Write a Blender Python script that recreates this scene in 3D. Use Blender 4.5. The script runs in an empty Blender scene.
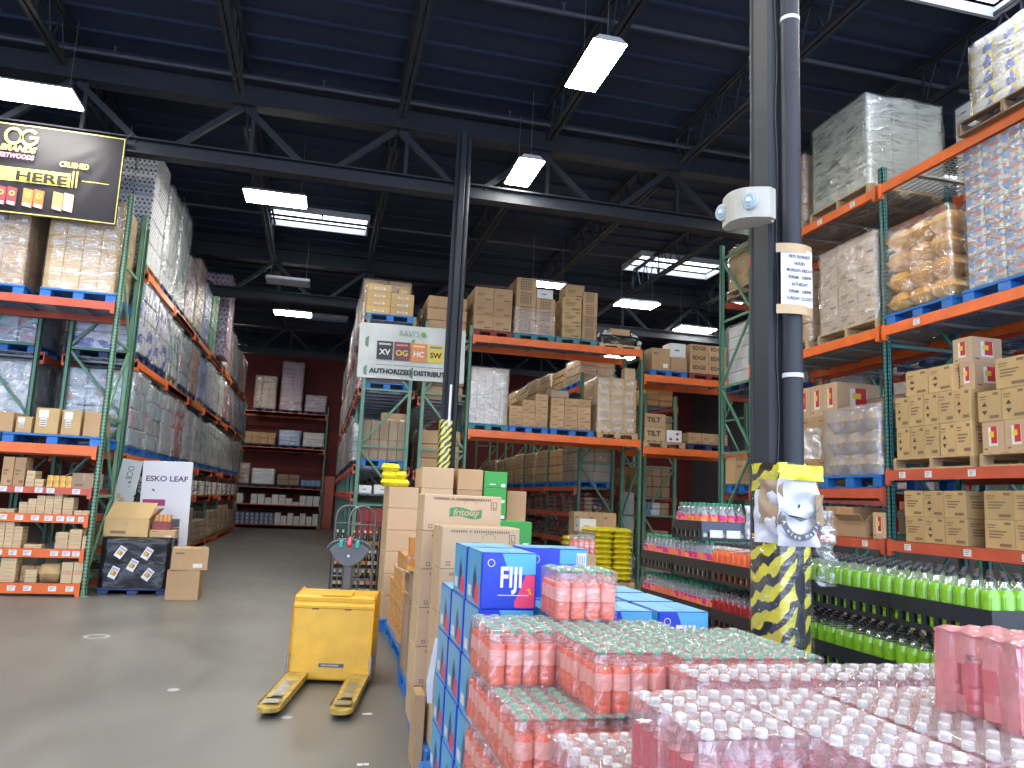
import bpy, math, random
from mathutils import Vector, Matrix, noise
RN = random.Random(11)
sc = bpy.context.scene
COL = sc.collection
PI = math.pi

# ------------------------------------------------------------------ materials
MATS = {}
def node_mat(name):
    m = bpy.data.materials.new(name); m.use_nodes = True
    nt = m.node_tree; nt.nodes.clear()
    out = nt.nodes.new('ShaderNodeOutputMaterial')
    MATS[name] = m
    return m, nt, out
def M(name, col=(.5, .5, .5), rough=.6, metal=0.0, nscale=0, namt=0, rand=0, bump=0, bscale=30, spec=.5, emit=None, trans=0):
    if name in MATS: return MATS[name]
    m, nt, out = node_mat(name)
    N, L = nt.nodes, nt.links
    p = N.new('ShaderNodeBsdfPrincipled')
    p.inputs['Base Color'].default_value = (*col, 1)
    p.inputs['Roughness'].default_value = rough
    p.inputs['Metallic'].default_value = metal
    p.inputs['Specular IOR Level'].default_value = spec
    p.inputs['Transmission Weight'].default_value = trans
    L.new(p.outputs[0], out.inputs[0])
    src = None
    if nscale or rand:
        rgb = N.new('ShaderNodeRGB'); rgb.outputs[0].default_value = (*col, 1)
        hs = N.new('ShaderNodeHueSaturation'); L.new(rgb.outputs[0], hs.inputs['Color'])
        src = hs.outputs[0]
        add = None
        if nscale:
            tc = N.new('ShaderNodeTexCoord'); nz = N.new('ShaderNodeTexNoise')
            nz.inputs['Scale'].default_value = nscale; nz.inputs['Detail'].default_value = 4
            L.new(tc.outputs['Object'], nz.inputs['Vector'])
            mr = N.new('ShaderNodeMapRange'); mr.inputs[1].default_value = .3; mr.inputs[2].default_value = .7
            mr.inputs[3].default_value = 1 - namt; mr.inputs[4].default_value = 1 + namt
            L.new(nz.outputs[0], mr.inputs[0]); add = mr.outputs[0]
        if rand:
            oi = N.new('ShaderNodeObjectInfo'); mr2 = N.new('ShaderNodeMapRange')
            mr2.inputs[3].default_value = 1 - rand; mr2.inputs[4].default_value = 1 + rand
            L.new(oi.outputs['Random'], mr2.inputs[0])
            if add:
                mu = N.new('ShaderNodeMath'); mu.operation = 'MULTIPLY'
                L.new(add, mu.inputs[0]); L.new(mr2.outputs[0], mu.inputs[1]); add = mu.outputs[0]
            else: add = mr2.outputs[0]
        L.new(add, hs.inputs['Value'])
        L.new(src, p.inputs['Base Color'])
    if bump:
        tc = N.new('ShaderNodeTexCoord'); nz = N.new('ShaderNodeTexNoise')
        nz.inputs['Scale'].default_value = bscale; nz.inputs['Detail'].default_value = 3
        L.new(tc.outputs['Object'], nz.inputs['Vector'])
        b = N.new('ShaderNodeBump'); b.inputs['Strength'].default_value = bump
        b.inputs['Distance'].default_value = .02
        L.new(nz.outputs[0], b.inputs['Height']); L.new(b.outputs[0], p.inputs['Normal'])
    if emit:
        p.inputs['Emission Color'].default_value = (*emit[0], 1)
        p.inputs['Emission Strength'].default_value = emit[1]
    return m
def film_mat(name, tint=(1, 1, 1), milk=.15, gloss=.25, rough=.18, scale=6, stretch=(1, 1, 3), bump=.6):
    """clear plastic: see-through, a little milky, with crinkled highlights"""
    m, nt, out = node_mat(name); N, L = nt.nodes, nt.links
    tr = N.new('ShaderNodeBsdfTransparent'); tr.inputs[0].default_value = (*tint, 1)
    df = N.new('ShaderNodeBsdfDiffuse'); df.inputs[0].default_value = (*[min(1, t * .95) for t in tint], 1)
    gl = N.new('ShaderNodeBsdfGlossy'); gl.inputs['Roughness'].default_value = rough
    mx = N.new('ShaderNodeMixShader'); mx2 = N.new('ShaderNodeMixShader')
    mx.inputs[0].default_value = milk
    L.new(tr.outputs[0], mx.inputs[1]); L.new(df.outputs[0], mx.inputs[2])
    tc = N.new('ShaderNodeTexCoord'); mp = N.new('ShaderNodeMapping'); mp.inputs['Scale'].default_value = stretch
    nz = N.new('ShaderNodeTexNoise'); nz.inputs['Scale'].default_value = scale; nz.inputs['Detail'].default_value = 4
    nz.inputs['Distortion'].default_value = .8
    L.new(tc.outputs['Object'], mp.inputs[0]); L.new(mp.outputs[0], nz.inputs['Vector'])
    b = N.new('ShaderNodeBump'); b.inputs['Strength'].default_value = bump; b.inputs['Distance'].default_value = .05
    L.new(nz.outputs[0], b.inputs['Height'])
    L.new(b.outputs[0], gl.inputs['Normal'])
    mr = N.new('ShaderNodeMapRange'); mr.inputs[1].default_value = .45; mr.inputs[2].default_value = .7
    mr.inputs[3].default_value = gloss * .45; mr.inputs[4].default_value = gloss * 1.5
    L.new(nz.outputs[0], mr.inputs[0])
    L.new(mr.outputs[0], mx2.inputs[0])
    L.new(mx.outputs[0], mx2.inputs[1]); L.new(gl.outputs[0], mx2.inputs[2])
    L.new(mx2.outputs[0], out.inputs[0])
    return m
def pet_mat(name, tint):
    m, nt, out = node_mat(name); N, L = nt.nodes, nt.links
    tr = N.new('ShaderNodeBsdfTransparent'); tr.inputs[0].default_value = (*tint, 1)
    gl = N.new('ShaderNodeBsdfGlossy'); gl.inputs['Roughness'].default_value = .08
    df = N.new('ShaderNodeBsdfDiffuse'); df.inputs[0].default_value = (.85, .85, .85, 1)
    lw = N.new('ShaderNodeLayerWeight'); lw.inputs[0].default_value = .35
    mr = N.new('ShaderNodeMapRange'); mr.inputs[3].default_value = .06; mr.inputs[4].default_value = .6
    L.new(lw.outputs['Facing'], mr.inputs[0])
    mx0 = N.new('ShaderNodeMixShader'); mx0.inputs[0].default_value = .06
    L.new(tr.outputs[0], mx0.inputs[1]); L.new(df.outputs[0], mx0.inputs[2])
    mx = N.new('ShaderNodeMixShader'); L.new(mr.outputs[0], mx.inputs[0])
    L.new(mx0.outputs[0], mx.inputs[1]); L.new(gl.outputs[0], mx.inputs[2])
    L.new(mx.outputs[0], out.inputs[0])
    return m
def grid_mat(name, base, dark, scale, rough=.7, diag=True):
    m, nt, out = node_mat(name); N, L = nt.nodes, nt.links
    p = N.new('ShaderNodeBsdfPrincipled'); p.inputs['Roughness'].default_value = rough
    tc = N.new('ShaderNodeTexCoord'); mp = N.new('ShaderNodeMapping')
    if diag: mp.inputs['Rotation'].default_value = (.785, .0, .785)
    mp.inputs['Scale'].default_value = (scale, scale, scale)
    ck = N.new('ShaderNodeTexVoronoi'); ck.inputs['Scale'].default_value = 1; ck.inputs['Randomness'].default_value = 0
    L.new(tc.outputs['Object'], mp.inputs[0]); L.new(mp.outputs[0], ck.inputs['Vector'])
    cr = N.new('ShaderNodeValToRGB'); cr.color_ramp.elements[0].position = .34; cr.color_ramp.elements[1].position = .42
    cr.color_ramp.elements[0].color = (*dark, 1); cr.color_ramp.elements[1].color = (*base, 1)
    L.new(ck.outputs['Distance'], cr.inputs[0]); L.new(cr.outputs[0], p.inputs['Base Color'])
    L.new(p.outputs[0], out.inputs[0])
    return m
def speckle_mat(name, cols, scale=9, rough=.45, stretch=(1, 1, 1)):
    """printed packaging: patches of several inks in cells"""
    m, nt, out = node_mat(name); N, L = nt.nodes, nt.links
    p = N.new('ShaderNodeBsdfPrincipled'); p.inputs['Roughness'].default_value = rough
    tc = N.new('ShaderNodeTexCoord'); mp = N.new('ShaderNodeMapping'); mp.inputs['Scale'].default_value = stretch
    v = N.new('ShaderNodeTexVoronoi'); v.inputs['Scale'].default_value = scale
    L.new(tc.outputs['Object'], mp.inputs[0]); L.new(mp.outputs[0], v.inputs['Vector'])
    sep = N.new('ShaderNodeSeparateColor'); L.new(v.outputs['Color'], sep.inputs[0])
    cr = N.new('ShaderNodeValToRGB'); cr.color_ramp.interpolation = 'CONSTANT'
    cr.color_ramp.elements[0].color = (*cols[0], 1)
    cr.color_ramp.elements[1].color = (*cols[-1], 1); cr.color_ramp.elements[1].position = (len(cols) - 1) / len(cols)
    for i, c in enumerate(cols[1:-1]):
        e = cr.color_ramp.elements.new((i + 1) / len(cols)); e.color = (*c, 1)
    L.new(sep.outputs[0], cr.inputs[0]); L.new(cr.outputs[0], p.inputs['Base Color'])
    L.new(p.outputs[0], out.inputs[0])
    return m

CARD = M('cardboard', (.48, .305, .16), .8, nscale=3, namt=.07, rand=.12, bump=.03)
CARD2 = M('cardboard_golden', (.54, .36, .16), .75, nscale=3, namt=.08, rand=.1, bump=.03)
CARDD = M('cardboard_grey_brown', (.33, .24, .16), .8, nscale=3, namt=.1, rand=.12)
CARDP = M('cardboard_pale', (.56, .385, .23), .75, nscale=2.5, namt=.05, rand=.05, bump=.02)
TAPE = M('packing_tape', (.50, .34, .17), .28)
SEAM = M('flap_seam', (.12, .075, .04), .9)
INK = M('dark_print', (.07, .05, .04), .7)
INK2 = M('brown_print', (.22, .14, .08), .7)
WHITE = M('white_paper', (.78, .78, .78), .6)
WCARD = M('white_carton', (.74, .74, .72), .6, rand=.06)
LBL = M('shipping_label', (.75, .74, .70), .5)
RED = M('red_print', (.55, .03, .03), .5)
YEL = M('yellow_print', (.8, .55, .05), .5)
GREENC = M('green_carton', (.05, .36, .07), .55, rand=.08)
ORANGE = M('orange_beam_paint', (.78, .15, .025), .42, nscale=4, namt=.12)
REDOR = M('faded_red_beam_paint', (.55, .10, .05), .45, nscale=4, namt=.12)
GREEN = M('green_upright_paint', (.10, .24, .16), .42, nscale=5, namt=.12)
TEAL = M('teal_upright_paint', (.05, .22, .21), .42, nscale=5, namt=.12)
LGREEN = M('light_green_upright_paint', (.16, .33, .20), .42, nscale=5, namt=.12)
HOLE = M('punched_hole', (.012, .015, .012), .9)
WIRE = M('galvanised_wire', (.30, .31, .32), .42, metal=.7)
BLUEP = M('blue_plastic', (.02, .16, .50), .42, rand=.1)
TEALP = M('teal_pallet_paint', (.04, .22, .27), .6, rand=.1)
REDP = M('dark_red_pallet_paint', (.22, .03, .03), .6)
NAVYP = M('navy_pallet_plastic', (.015, .04, .12), .5)
WOOD = M('pallet_wood', (.48, .33, .18), .75, nscale=9, namt=.2, rand=.1)
BLACKM = M('black_steel', (.020, .023, .032), .6, spec=.3, nscale=3, namt=.15)
COLM = M('black_column_paint', (.034, .036, .044), .5, spec=.3, nscale=3, namt=.15, bump=.05)
DECK = M('navy_roof_paint', (.026, .037, .068), .8, spec=.2, nscale=.7, namt=.15)
BLKPL = M('black_plastic', (.02, .022, .025), .38)
RUBBER = M('black_rubber', (.02, .02, .02), .7)
FILM = film_mat('stretch_wrap_film', (1, 1, 1), .07, .24, .14, 5, (1, 1, 3.2))
FILMW = film_mat('cloudy_stretch_wrap', (.97, .97, .98), .2, .26, .16, 5, (1.3, 1.3, 2.2))
FILMG = film_mat('greenish_stretch_wrap', (.97, .98, .93), .2, .42, .12, 4, (1, 1, 4))
SHRINK = film_mat('shrink_film', (1, .97, .97), .09, .13, .12, 14, (1, 1, 1), .5)
SHRINKP = film_mat('pink_shrink_film', (1, .90, .88), .08, .11, .12, 14, (1, 1, 1), .5)
SHRINKT = film_mat('hazy_shrink_top', (.98, .94, .93), .20, .2, .12, 16, (1, 1, 1), .6)
SHRINKB = film_mat('blush_shrink_film', (1, .55, .55), .40, .18, .12, 14, (1, 1, 1), .5)

# ------------------------------------------------------------------ mesh builder
class MB:
    def __init__(s): s.v = []; s.f = []; s.m = []; s.sm = []; s.mats = []
    def mi(s, m):
        if m not in s.mats: s.mats.append(m)
        return s.mats.index(m)
    def add(s, vs, fs, m, smooth=False):
        b = len(s.v); s.v += [tuple(v) for v in vs]; k = s.mi(m)
        for f in fs: s.f.append([b + i for i in f]); s.m.append(k); s.sm.append(smooth)
        return s
    def box(s, x0, x1, y0, y1, z0, z1, m, T=None):
        vs = [(x, y, z) for z in (z0, z1) for y in (y0, y1) for x in (x0, x1)]
        if T: vs = [T @ Vector(v) for v in vs]
        return s.add(vs, [(0, 2, 3, 1), (4, 5, 7, 6), (0, 1, 5, 4), (1, 3, 7, 5), (3, 2, 6, 7), (2, 0, 4, 6)], m)
    def cbox(s, x0, x1, y0, y1, z0, z1, m, c=.006, T=None):
        """box with chamfered edges"""
        c = min(c, (x1 - x0) * .3, (y1 - y0) * .3, (z1 - z0) * .3)
        vs = []; idx = {}
        for ix, x in enumerate((x0, x1)):
            for iy, y in enumerate((y0, y1)):
                for iz, z in enumerate((z0, z1)):
                    sx, sy, sz = (1, -1)[ix], (1, -1)[iy], (1, -1)[iz]
                    for a, d in enumerate(((0, c, c), (c, 0, c), (c, c, 0))):
                        idx[(ix, iy, iz, a)] = len(vs)
                        vs.append((x + sx * d[0], y + sy * d[1], z + sz * d[2]))
        if T: vs = [T @ Vector(v) for v in vs]
        I = lambda *k: idx[k]
        fs = []
        for k in (0, 1):
            o = 1 if k else -1
            q = [I(k, 0, 0, 0), I(k, 1, 0, 0), I(k, 1, 1, 0), I(k, 0, 1, 0)]; fs.append(q if k else q[::-1])
            q = [I(0, k, 0, 1), I(1, k, 0, 1), I(1, k, 1, 1), I(0, k, 1, 1)]; fs.append(q[::-1] if k else q)
            q = [I(0, 0, k, 2), I(1, 0, k, 2), I(1, 1, k, 2), I(0, 1, k, 2)]; fs.append(q if k else q[::-1])
        for a in (0, 1):
            for b in (0, 1):
                fs.append([I(0, a, b, 1), I(1, a, b, 1), I(1, a, b, 2), I(0, a, b, 2)])
                fs.append([I(a, 0, b, 0), I(a, 1, b, 0), I(a, 1, b, 2), I(a, 0, b, 2)])
                fs.append([I(a, b, 0, 0), I(a, b, 1, 0), I(a, b, 1, 1), I(a, b, 0, 1)])
                for d in (0, 1): fs.append([I(a, b, d, 0), I(a, b, d, 1), I(a, b, d, 2)])
        return s.add(vs, fs, m)
    def tube(s, p0, p1, r, m, n=8, r2=None, cap=True):
        p0, p1 = Vector(p0), Vector(p1); d = p1 - p0
        if d.length < 1e-6: return s
        d.normalize(); a = d.orthogonal().normalized(); b = d.cross(a); r2 = r if r2 is None else r2
        vs = []
        for p, rr in ((p0, r), (p1, r2)):
            for i in range(n):
                t = 2 * PI * i / n; vs.append(p + (a * math.cos(t) + b * math.sin(t)) * rr)
        s.add(vs, [(i, (i + 1) % n, n + (i + 1) % n, n + i) for i in range(n)], m, True)
        if cap: s.add(vs, [tuple(range(n))[::-1], tuple(range(n, 2 * n))], m)
        return s
    def path(s, pts, r, m, n=8):
        for a, b in zip(pts, pts[1:]): s.tube(a, b, r, m, n)
        return s
    def bar(s, p0, p1, w, h, m):
        """square bar between two points; w sideways, h vertical-ish"""
        p0, p1 = Vector(p0), Vector(p1); d = (p1 - p0).normalized()
        up = Vector((0, 0, 1)) if abs(d.z) < .95 else Vector((0, 1, 0))
        a = d.cross(up).normalized() * w / 2; b = d.cross(a).normalized() * h / 2
        vs = [p + k * a + l * b for p in (p0, p1) for k, l in ((-1, -1), (1, -1), (1, 1), (-1, 1))]
        return s.add(vs, [(0, 1, 2, 3)[::-1], (4, 5, 6, 7), (0, 1, 5, 4), (1, 2, 6, 5), (2, 3, 7, 6), (3, 0, 4, 7)], m)
    def lathe(s, prof, m, n=12, x=0, y=0, mats=None, cap=True):
        vs = [(x + r * math.cos(2 * PI * i / n), y + r * math.sin(2 * PI * i / n), z) for r, z in prof for i in range(n)]
        for j in range(len(prof) - 1):
            mm = mats[j] if mats else m
            b = len(s.v)
            s.add(vs[j * n:(j + 2) * n], [(i, (i + 1) % n, n + (i + 1) % n, n + i) for i in range(n)], mm, True)
        if cap:
            s.add(vs[:n], [tuple(range(n))[::-1]], mats[0] if mats else m)
            s.add(vs[-n:], [tuple(range(n))], mats[-1] if mats else m)
        return s
    def prism(s, pts, y0, y1, m):
        """outline in x,z extruded along y"""
        n = len(pts)
        vs = [(p[0], y0, p[1]) for p in pts] + [(p[0], y1, p[1]) for p in pts]
        return s.add(vs, [tuple(range(n)), tuple(range(n, 2 * n))[::-1]] + [(i, n + i, n + (i + 1) % n, (i + 1) % n) for i in range(n)], m)
    def decal(s, face, W, D, H, u0, u1, v0, v1, m, off=.0012, tri=None):
        """flat print on a face of a box standing on z=0, centred in x,y"""
        if tri: uv = tri
        else: uv = [(u0, v0), (u1, v0), (u1, v1), (u0, v1)]
        out = []
        for u, v in uv:
            if face == '-Y': out.append(((u - .5) * W, -D / 2 - off, v * H))
            elif face == '+Y': out.append(((.5 - u) * W, D / 2 + off, v * H))
            elif face == '-X': out.append((-W / 2 - off, (.5 - u) * D, v * H))
            elif face == '+X': out.append((W / 2 + off, (u - .5) * D, v * H))
            else: out.append(((u - .5) * W, (v - .5) * D, H + off))
        return s.add(out, [tuple(range(len(out)))], m)
    def mesh(s, name):
        me = bpy.data.meshes.new(name); me.from_pydata(s.v, [], s.f)
        for m in s.mats: me.materials.append(m)
        me.polygons.foreach_set('material_index', s.m)
        me.polygons.foreach_set('use_smooth', s.sm)
        me.update(); return me

def obj(name, mesh, parent=None, loc=(0, 0, 0), rz=0, rot=None):
    if isinstance(mesh, MB): mesh = mesh.mesh(name)
    o = bpy.data.objects.new(name, mesh); COL.objects.link(o)
    o.location = loc
    o.rotation_euler = rot if rot else (0, 0, rz)
    if parent: o.parent = parent
    return o
def tag(o, label, cat, group=None):
    o['label'] = label; o['category'] = cat
    if group: o['group'] = group
    return o
def thing(name, label, cat, loc=(0, 0, 0), rz=0, group=None, rot=None):
    o = bpy.data.objects.new(name, None); COL.objects.link(o); o.empty_display_size = .1
    o.location = loc; o.rotation_euler = rot if rot else (0, 0, rz)
    return tag(o, label, cat, group)
def struct(name, mesh, loc=(0, 0, 0)):
    o = obj(name, mesh, None, loc); o['kind'] = 'structure'; return o

# ------------------------------------------------------------------ lettering
TXT = {}
def text_mesh(s, size, mat, bold=0.0, sx=1.0, shear=0.0, align='CENTER'):
    k = (s, size, mat.name, bold, sx, shear, align)
    if k in TXT: return TXT[k]
    cu = bpy.data.curves.new('lettering', 'FONT'); cu.body = s; cu.size = size
    cu.align_x = align; cu.align_y = 'CENTER'; cu.extrude = .001; cu.offset = bold; cu.shear = shear
    cu.resolution_u = 3
    o = bpy.data.objects.new('lettering', cu); COL.objects.link(o)
    dg = bpy.context.evaluated_depsgraph_get()
    me = bpy.data.meshes.new_from_object(o.evaluated_get(dg))
    bpy.data.objects.remove(o); bpy.data.curves.remove(cu)
    me.materials.clear(); me.materials.append(mat)
    for v in me.vertices: v.co.x *= sx
    TXT[k] = me; return me
def lettering(s, size, mat, parent, loc, face='-Y', bold=0.0, sx=1.0, name='lettering', tilt=0.0, shear=0.0, align='CENTER'):
    me = text_mesh(s, size, mat, bold, sx, shear, align)
    rz = {'-Y': 0, '+X': PI / 2, '-X': -PI / 2}[face]
    o = obj(name, me, parent, loc)
    o.matrix_local = Matrix.Translation(loc) @ Matrix.Rotation(rz, 4, 'Z') @ Matrix.Rotation(PI / 2, 4, 'X') @ Matrix.Rotation(tilt, 4, 'Z')
    return o

# ------------------------------------------------------------------ camera
F, YAW, PIT, ROL = 778.24, math.radians(13.4031), math.radians(8.5411), math.radians(2.5843)
fw = Vector((math.sin(YAW) * math.cos(PIT), math.cos(YAW) * math.cos(PIT), math.sin(PIT)))
r0 = Vector((math.cos(YAW), -math.sin(YAW), 0)); u0 = r0.cross(fw)
rr = math.cos(ROL) * r0 + math.sin(ROL) * u0; uu = -math.sin(ROL) * r0 + math.cos(ROL) * u0
cam_d = bpy.data.cameras.new('camera'); cam = bpy.data.objects.new('camera', cam_d); COL.objects.link(cam)
cam_d.sensor_width = 36; cam_d.lens = F * 36 / 1024; cam_d.clip_start = .05; cam_d.clip_end = 200
mw = Matrix.Identity(4)
for i in range(3):
    mw[i][0] = rr[i]; mw[i][1] = uu[i]; mw[i][2] = -fw[i]
mw[0][3], mw[1][3], mw[2][3] = 0, 0, 1.6
cam.matrix_world = mw; sc.camera = cam
sc.view_settings.view_transform = 'Standard'; sc.view_settings.look = 'None'
sc.view_settings.gamma = 1; sc.view_settings.use_curve_mapping = False
sc.view_settings.exposure = 0.75
sc.cycles.max_bounces = 8; sc.cycles.transparent_max_bounces = 24
sc.cycles.diffuse_bounces = 3; sc.cycles.glossy_bounces = 3; sc.cycles.transmission_bounces = 4
sc.cycles.sample_clamp_indirect = 4; sc.cycles.use_denoising = True
sc.cycles.caustics_reflective = False; sc.cycles.caustics_refractive = False
w = bpy.data.worlds.new('sky'); sc.world = w; w.use_nodes = True
w.node_tree.nodes['Background'].inputs[0].default_value = (.62, .74, 1, 1)
w.node_tree.nodes['Background'].inputs[1].default_value = 2.6

# ------------------------------------------------------------------ floor
def floor_mat():
    m, nt, out = node_mat('polished_concrete'); N, L = nt.nodes, nt.links
    p = N.new('ShaderNodeBsdfPrincipled'); tc = N.new('ShaderNodeTexCoord')
    n1 = N.new('ShaderNodeTexNoise'); n1.inputs['Scale'].default_value = .35; n1.inputs['Detail'].default_value = 6
    n1.inputs['Distortion'].default_value = 1.2
    n2 = N.new('ShaderNodeTexNoise'); n2.inputs['Scale'].default_value = 5; n2.inputs['Detail'].default_value = 8
    mp = N.new('ShaderNodeMapping'); mp.inputs['Scale'].default_value = (1, .35, 1); mp.inputs['Rotation'].default_value = (0, 0, .6)
    L.new(tc.outputs['Object'], n1.inputs['Vector']); L.new(tc.outputs['Object'], mp.inputs[0]); L.new(mp.outputs[0], n2.inputs['Vector'])
    c1 = N.new('ShaderNodeValToRGB'); c1.color_ramp.elements[0].position = .35; c1.color_ramp.elements[1].position = .7
    c1.color_ramp.elements[0].color = (.145, .139, .129, 1); c1.color_ramp.elements[1].color = (.215, .206, .19, 1)
    L.new(n1.outputs[0], c1.inputs[0])
    c2 = N.new('ShaderNodeMix'); c2.data_type = 'RGBA'; c2.blend_type = 'MULTIPLY'; c2.inputs[0].default_value = .45
    c3 = N.new('ShaderNodeValToRGB'); c3.color_ramp.elements[0].position = .36; c3.color_ramp.elements[1].position = .66
    c3.color_ramp.elements[0].color = (.72, .71, .68, 1)
    L.new(n2.outputs[0], c3.inputs[0]); L.new(c1.outputs[0], c2.inputs[6]); L.new(c3.outputs[0], c2.inputs[7])
    L.new(c2.outputs[2], p.inputs['Base Color'])
    mr = N.new('ShaderNodeMapRange'); mr.inputs[3].default_value = .3; mr.inputs[4].default_value = .5
    L.new(n2.outputs[0], mr.inputs[0]); L.new(mr.outputs[0], p.inputs['Roughness'])
    p.inputs['Specular IOR Level'].default_value = .65
    L.new(p.outputs[0], out.inputs[0]); return m
struct('floor', MB().box(-14, 18, -4, 36.3, -.2, 0, floor_mat()))
REDW = M('dark_red_wall_paint', (.16, .018, .016), .7, nscale=.6, namt=.15)
GREYW = M('grey_block_wall', (.12, .12, .13), .8, nscale=1, namt=.1)
struct('wall_back', MB().box(-14, 18, 36.0, 36.3, 0, 7.62, REDW).box(-14, 18, 36.0, 36.3, 7.62, 8.4, DECK))
struct('wall_left', MB().box(-14.2, -14, -4, 36.3, 0, 8.4, GREYW))
struct('wall_right', MB().box(18, 18.2, -4, 36.3, 0, 8.4, GREYW))
# roof deck with skylight openings filled by panels
JX = [-13.78 + 2.43 * k for k in range(14)]       # joist lines, -4.06, -1.63, .8, 3.23, 5.66, 8.09 ...
ZD = 8.25
SKY = [(-1.70, .62, 18.35, 19.45), (7.75, 10.25, 18.4, 19.7), (5.75, 8.05, 6.4, 7.62), (-1.75, .5, 29.5, 30.6), (-6.4, -4.2, 6.4, 7.6), (-1.7, .62, 3.2, 4.4), (3.3, 5.5, 29.5, 30.6), (11, 13.2, 12, 13.2)]
def deck():
    mb = MB(); ys = sorted({-4.0, 36.3} | {s[2] for s in SKY} | {s[3] for s in SKY})
    for a, b in zip(ys, ys[1:]):
        cuts = sorted([(s[0], s[1]) for s in SKY if s[2] <= a + 1e-6 and s[3] >= b - 1e-6]); x = -14.2
        for c0, c1 in cuts: mb.box(x, c0, a, b, ZD, ZD + .12, DECK); x = c1
        mb.box(x, 18.2, a, b, ZD, ZD + .12, DECK)
    return mb
struct('ceiling', deck())
rb = MB(); y = -3.6
while y < 36:
    if not any(s[2] - .1 < y < s[3] + .1 for s in SKY[:4]): rb.box(-14, 18, y - .03, y + .03, ZD - .05, ZD, DECK)
    y += .62
struct('trim_1', rb)
SKYM = M('skylight_panel', (.8, .85, .9), .5, emit=((.78, .87, 1.0), 3.2))
for i, (a, b, c, d) in enumerate(SKY):
    mb = MB().box(a, b, c, d, ZD + .05, ZD + .08, SKYM)
    struct('window_%d' % (i + 1), mb)
    if i < 4:
        fr = MB()
        for x0, x1, y0, y1 in ((a - .05, a, c, d), (b, b + .05, c, d), (a - .05, b + .05, c - .05, c), (a - .05, b + .05, d, d + .05)):
            fr.box(x0, x1, y0, y1, ZD - .14, ZD + .1, M('skylight_curb', (.45, .47, .5), .6))
        struct('trim_%d' % (i + 2), fr)

# ------------------------------------------------------------------ roof joists, girders, pipes
def joist(x, y0, y1, where):
    t = thing('roof_joist', 'open-web roof joist ' + where, 'roof joist', (x, y0, 7.5))
    Ln = y1 - y0
    o = MB()
    for s in (-1, 1): o.box(s * .035 - .025, s * .035 + .025, 0.0, Ln, .62, .67, BLACKM)
    obj('top_chord', o, t)
    o = MB()
    for s in (-1, 1): o.box(s * .045 - .03, s * .045 + .03, .45, Ln - .45, 0, .055, BLACKM)
    obj('bottom_chord', o, t)
    o = MB(); n = max(4, int(Ln / .62)); st = (Ln - .9) / n
    for k in range(n):
        a = .45 + k * st
        o.tube((0, a, .03), (0, a + st / 2, .64), .014, BLACKM, 5); o.tube((0, a + st / 2, .64), (0, a + st, .03), .014, BLACKM, 5)
        if k % 3 == 0: o.bar((0, a, .03), (0, a, .64), .03, .03, BLACKM)
    o.bar((0, .45, .03), (0, .02, .64), .03, .03, BLACKM); o.bar((0, Ln - .45, .03), (0, Ln - .02, .64), .03, .03, BLACKM)
    obj('web', o, t)
SPANS = [(3.45, 12.15, 'nearest the camera'), (12.45, 20.9, 'behind the middle column'), (21.1, 29.5, 'far back over the aisles')]
NM = {4: 'leftmost above the banner', 5: 'left of centre', 6: 'just left of the middle column', 7: 'beside a lamp, right of centre', 8: 'left of the tall pillar', 9: 'right of the tall pillar', 10: 'at the far right', 3: 'outermost left', 11: 'outermost right'}
for k in range(3, 12):
    for a, b, wh in SPANS: joist(-4.06 + 2.43 * (k - 4), a, b, NM[k] + ', ' + wh)
def girder(y, lab):
    t = thing('roof_girder', lab, 'roof girder', (0, y, 6.55))
    X0, X1 = -13.9, 17.9
    o = MB(); o.box(X0, X1, -.02, .02, .02, .23, BLACKM); o.box(X0, X1, -.12, .12, 0, .025, BLACKM); o.box(X0, X1, -.12, .12, .225, .25, BLACKM)
    obj('bottom_chord', o, t)
    o = MB(); o.box(X0, X1, -.14, .14, 1.03, 1.06, BLACKM); o.box(X0, X1, -.025, .025, 1.05, 1.4, BLACKM); o.box(X0, X1, -.14, .14, 1.4, 1.43, BLACKM)
    o.box(X0, X1, -.06, .06, 1.43, 1.6, BLACKM)
    obj('top_chord', o, t)
    o = MB(); x = -4.06 - 4 * 2.43
    while x < 17:
        xa = x
        o.bar((xa, 0, 1.05), (xa - .95, 0, .22), .09, .09, BLACKM); o.bar((xa, 0, 1.05), (xa + .95, 0, .22), .09, .09, BLACKM)
        o.bar((xa + .16, 0, 1.05), (xa + .16, 0, .22), .06, .06, BLACKM)
        x += 2.43
    obj('web', o, t)
girder(12.3, 'long dark steel girder resting on the middle column with yellow and black stripes')
girder(21.0, 'far dark steel girder across the roof behind the middle rack')
girder(3.3, 'dark steel girder above the camera carried by the tall near pillar')
girder(29.7, 'farthest dark steel girder near the dark red back wall')
PIPE = M('grey_sprinkler_pipe', (.06, .068, .09), .6, spec=.3)
PS = [(5.9, 7.92), (8.95, 7.92), (11.95, 7.92), (15.2, 7.9), (18.1, 7.9), (22.6, 7.9), (25.7, 7.9)]
PN = ['nearest the camera', 'second from the camera', 'just before the middle column', 'just behind the middle column', 'running past the far skylights', 'far back in the hall', 'farthest back']
for (y, z), nm in zip(PS, PN):
    t = thing('sprinkler_pipe', 'thin grey sprinkler pipe crossing the ceiling, ' + nm, 'sprinkler pipe', (0, y, z))
    obj('pipe', MB().tube((-13.9, 0, 0), (17.9, 0, 0), .032, PIPE, 8), t)
    hd = MB().tube((0, 0, .02), (0, 0, .12), .018, PIPE, 6).tube((0, 0, .12), (0, 0, .13), .035, PIPE, 8)
    hm = hd.mesh('sprinkler_head')
    for k in range(10): obj('sprinkler_head', hm, t, (-12.6 + k * 3.04, 0, 0))

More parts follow.
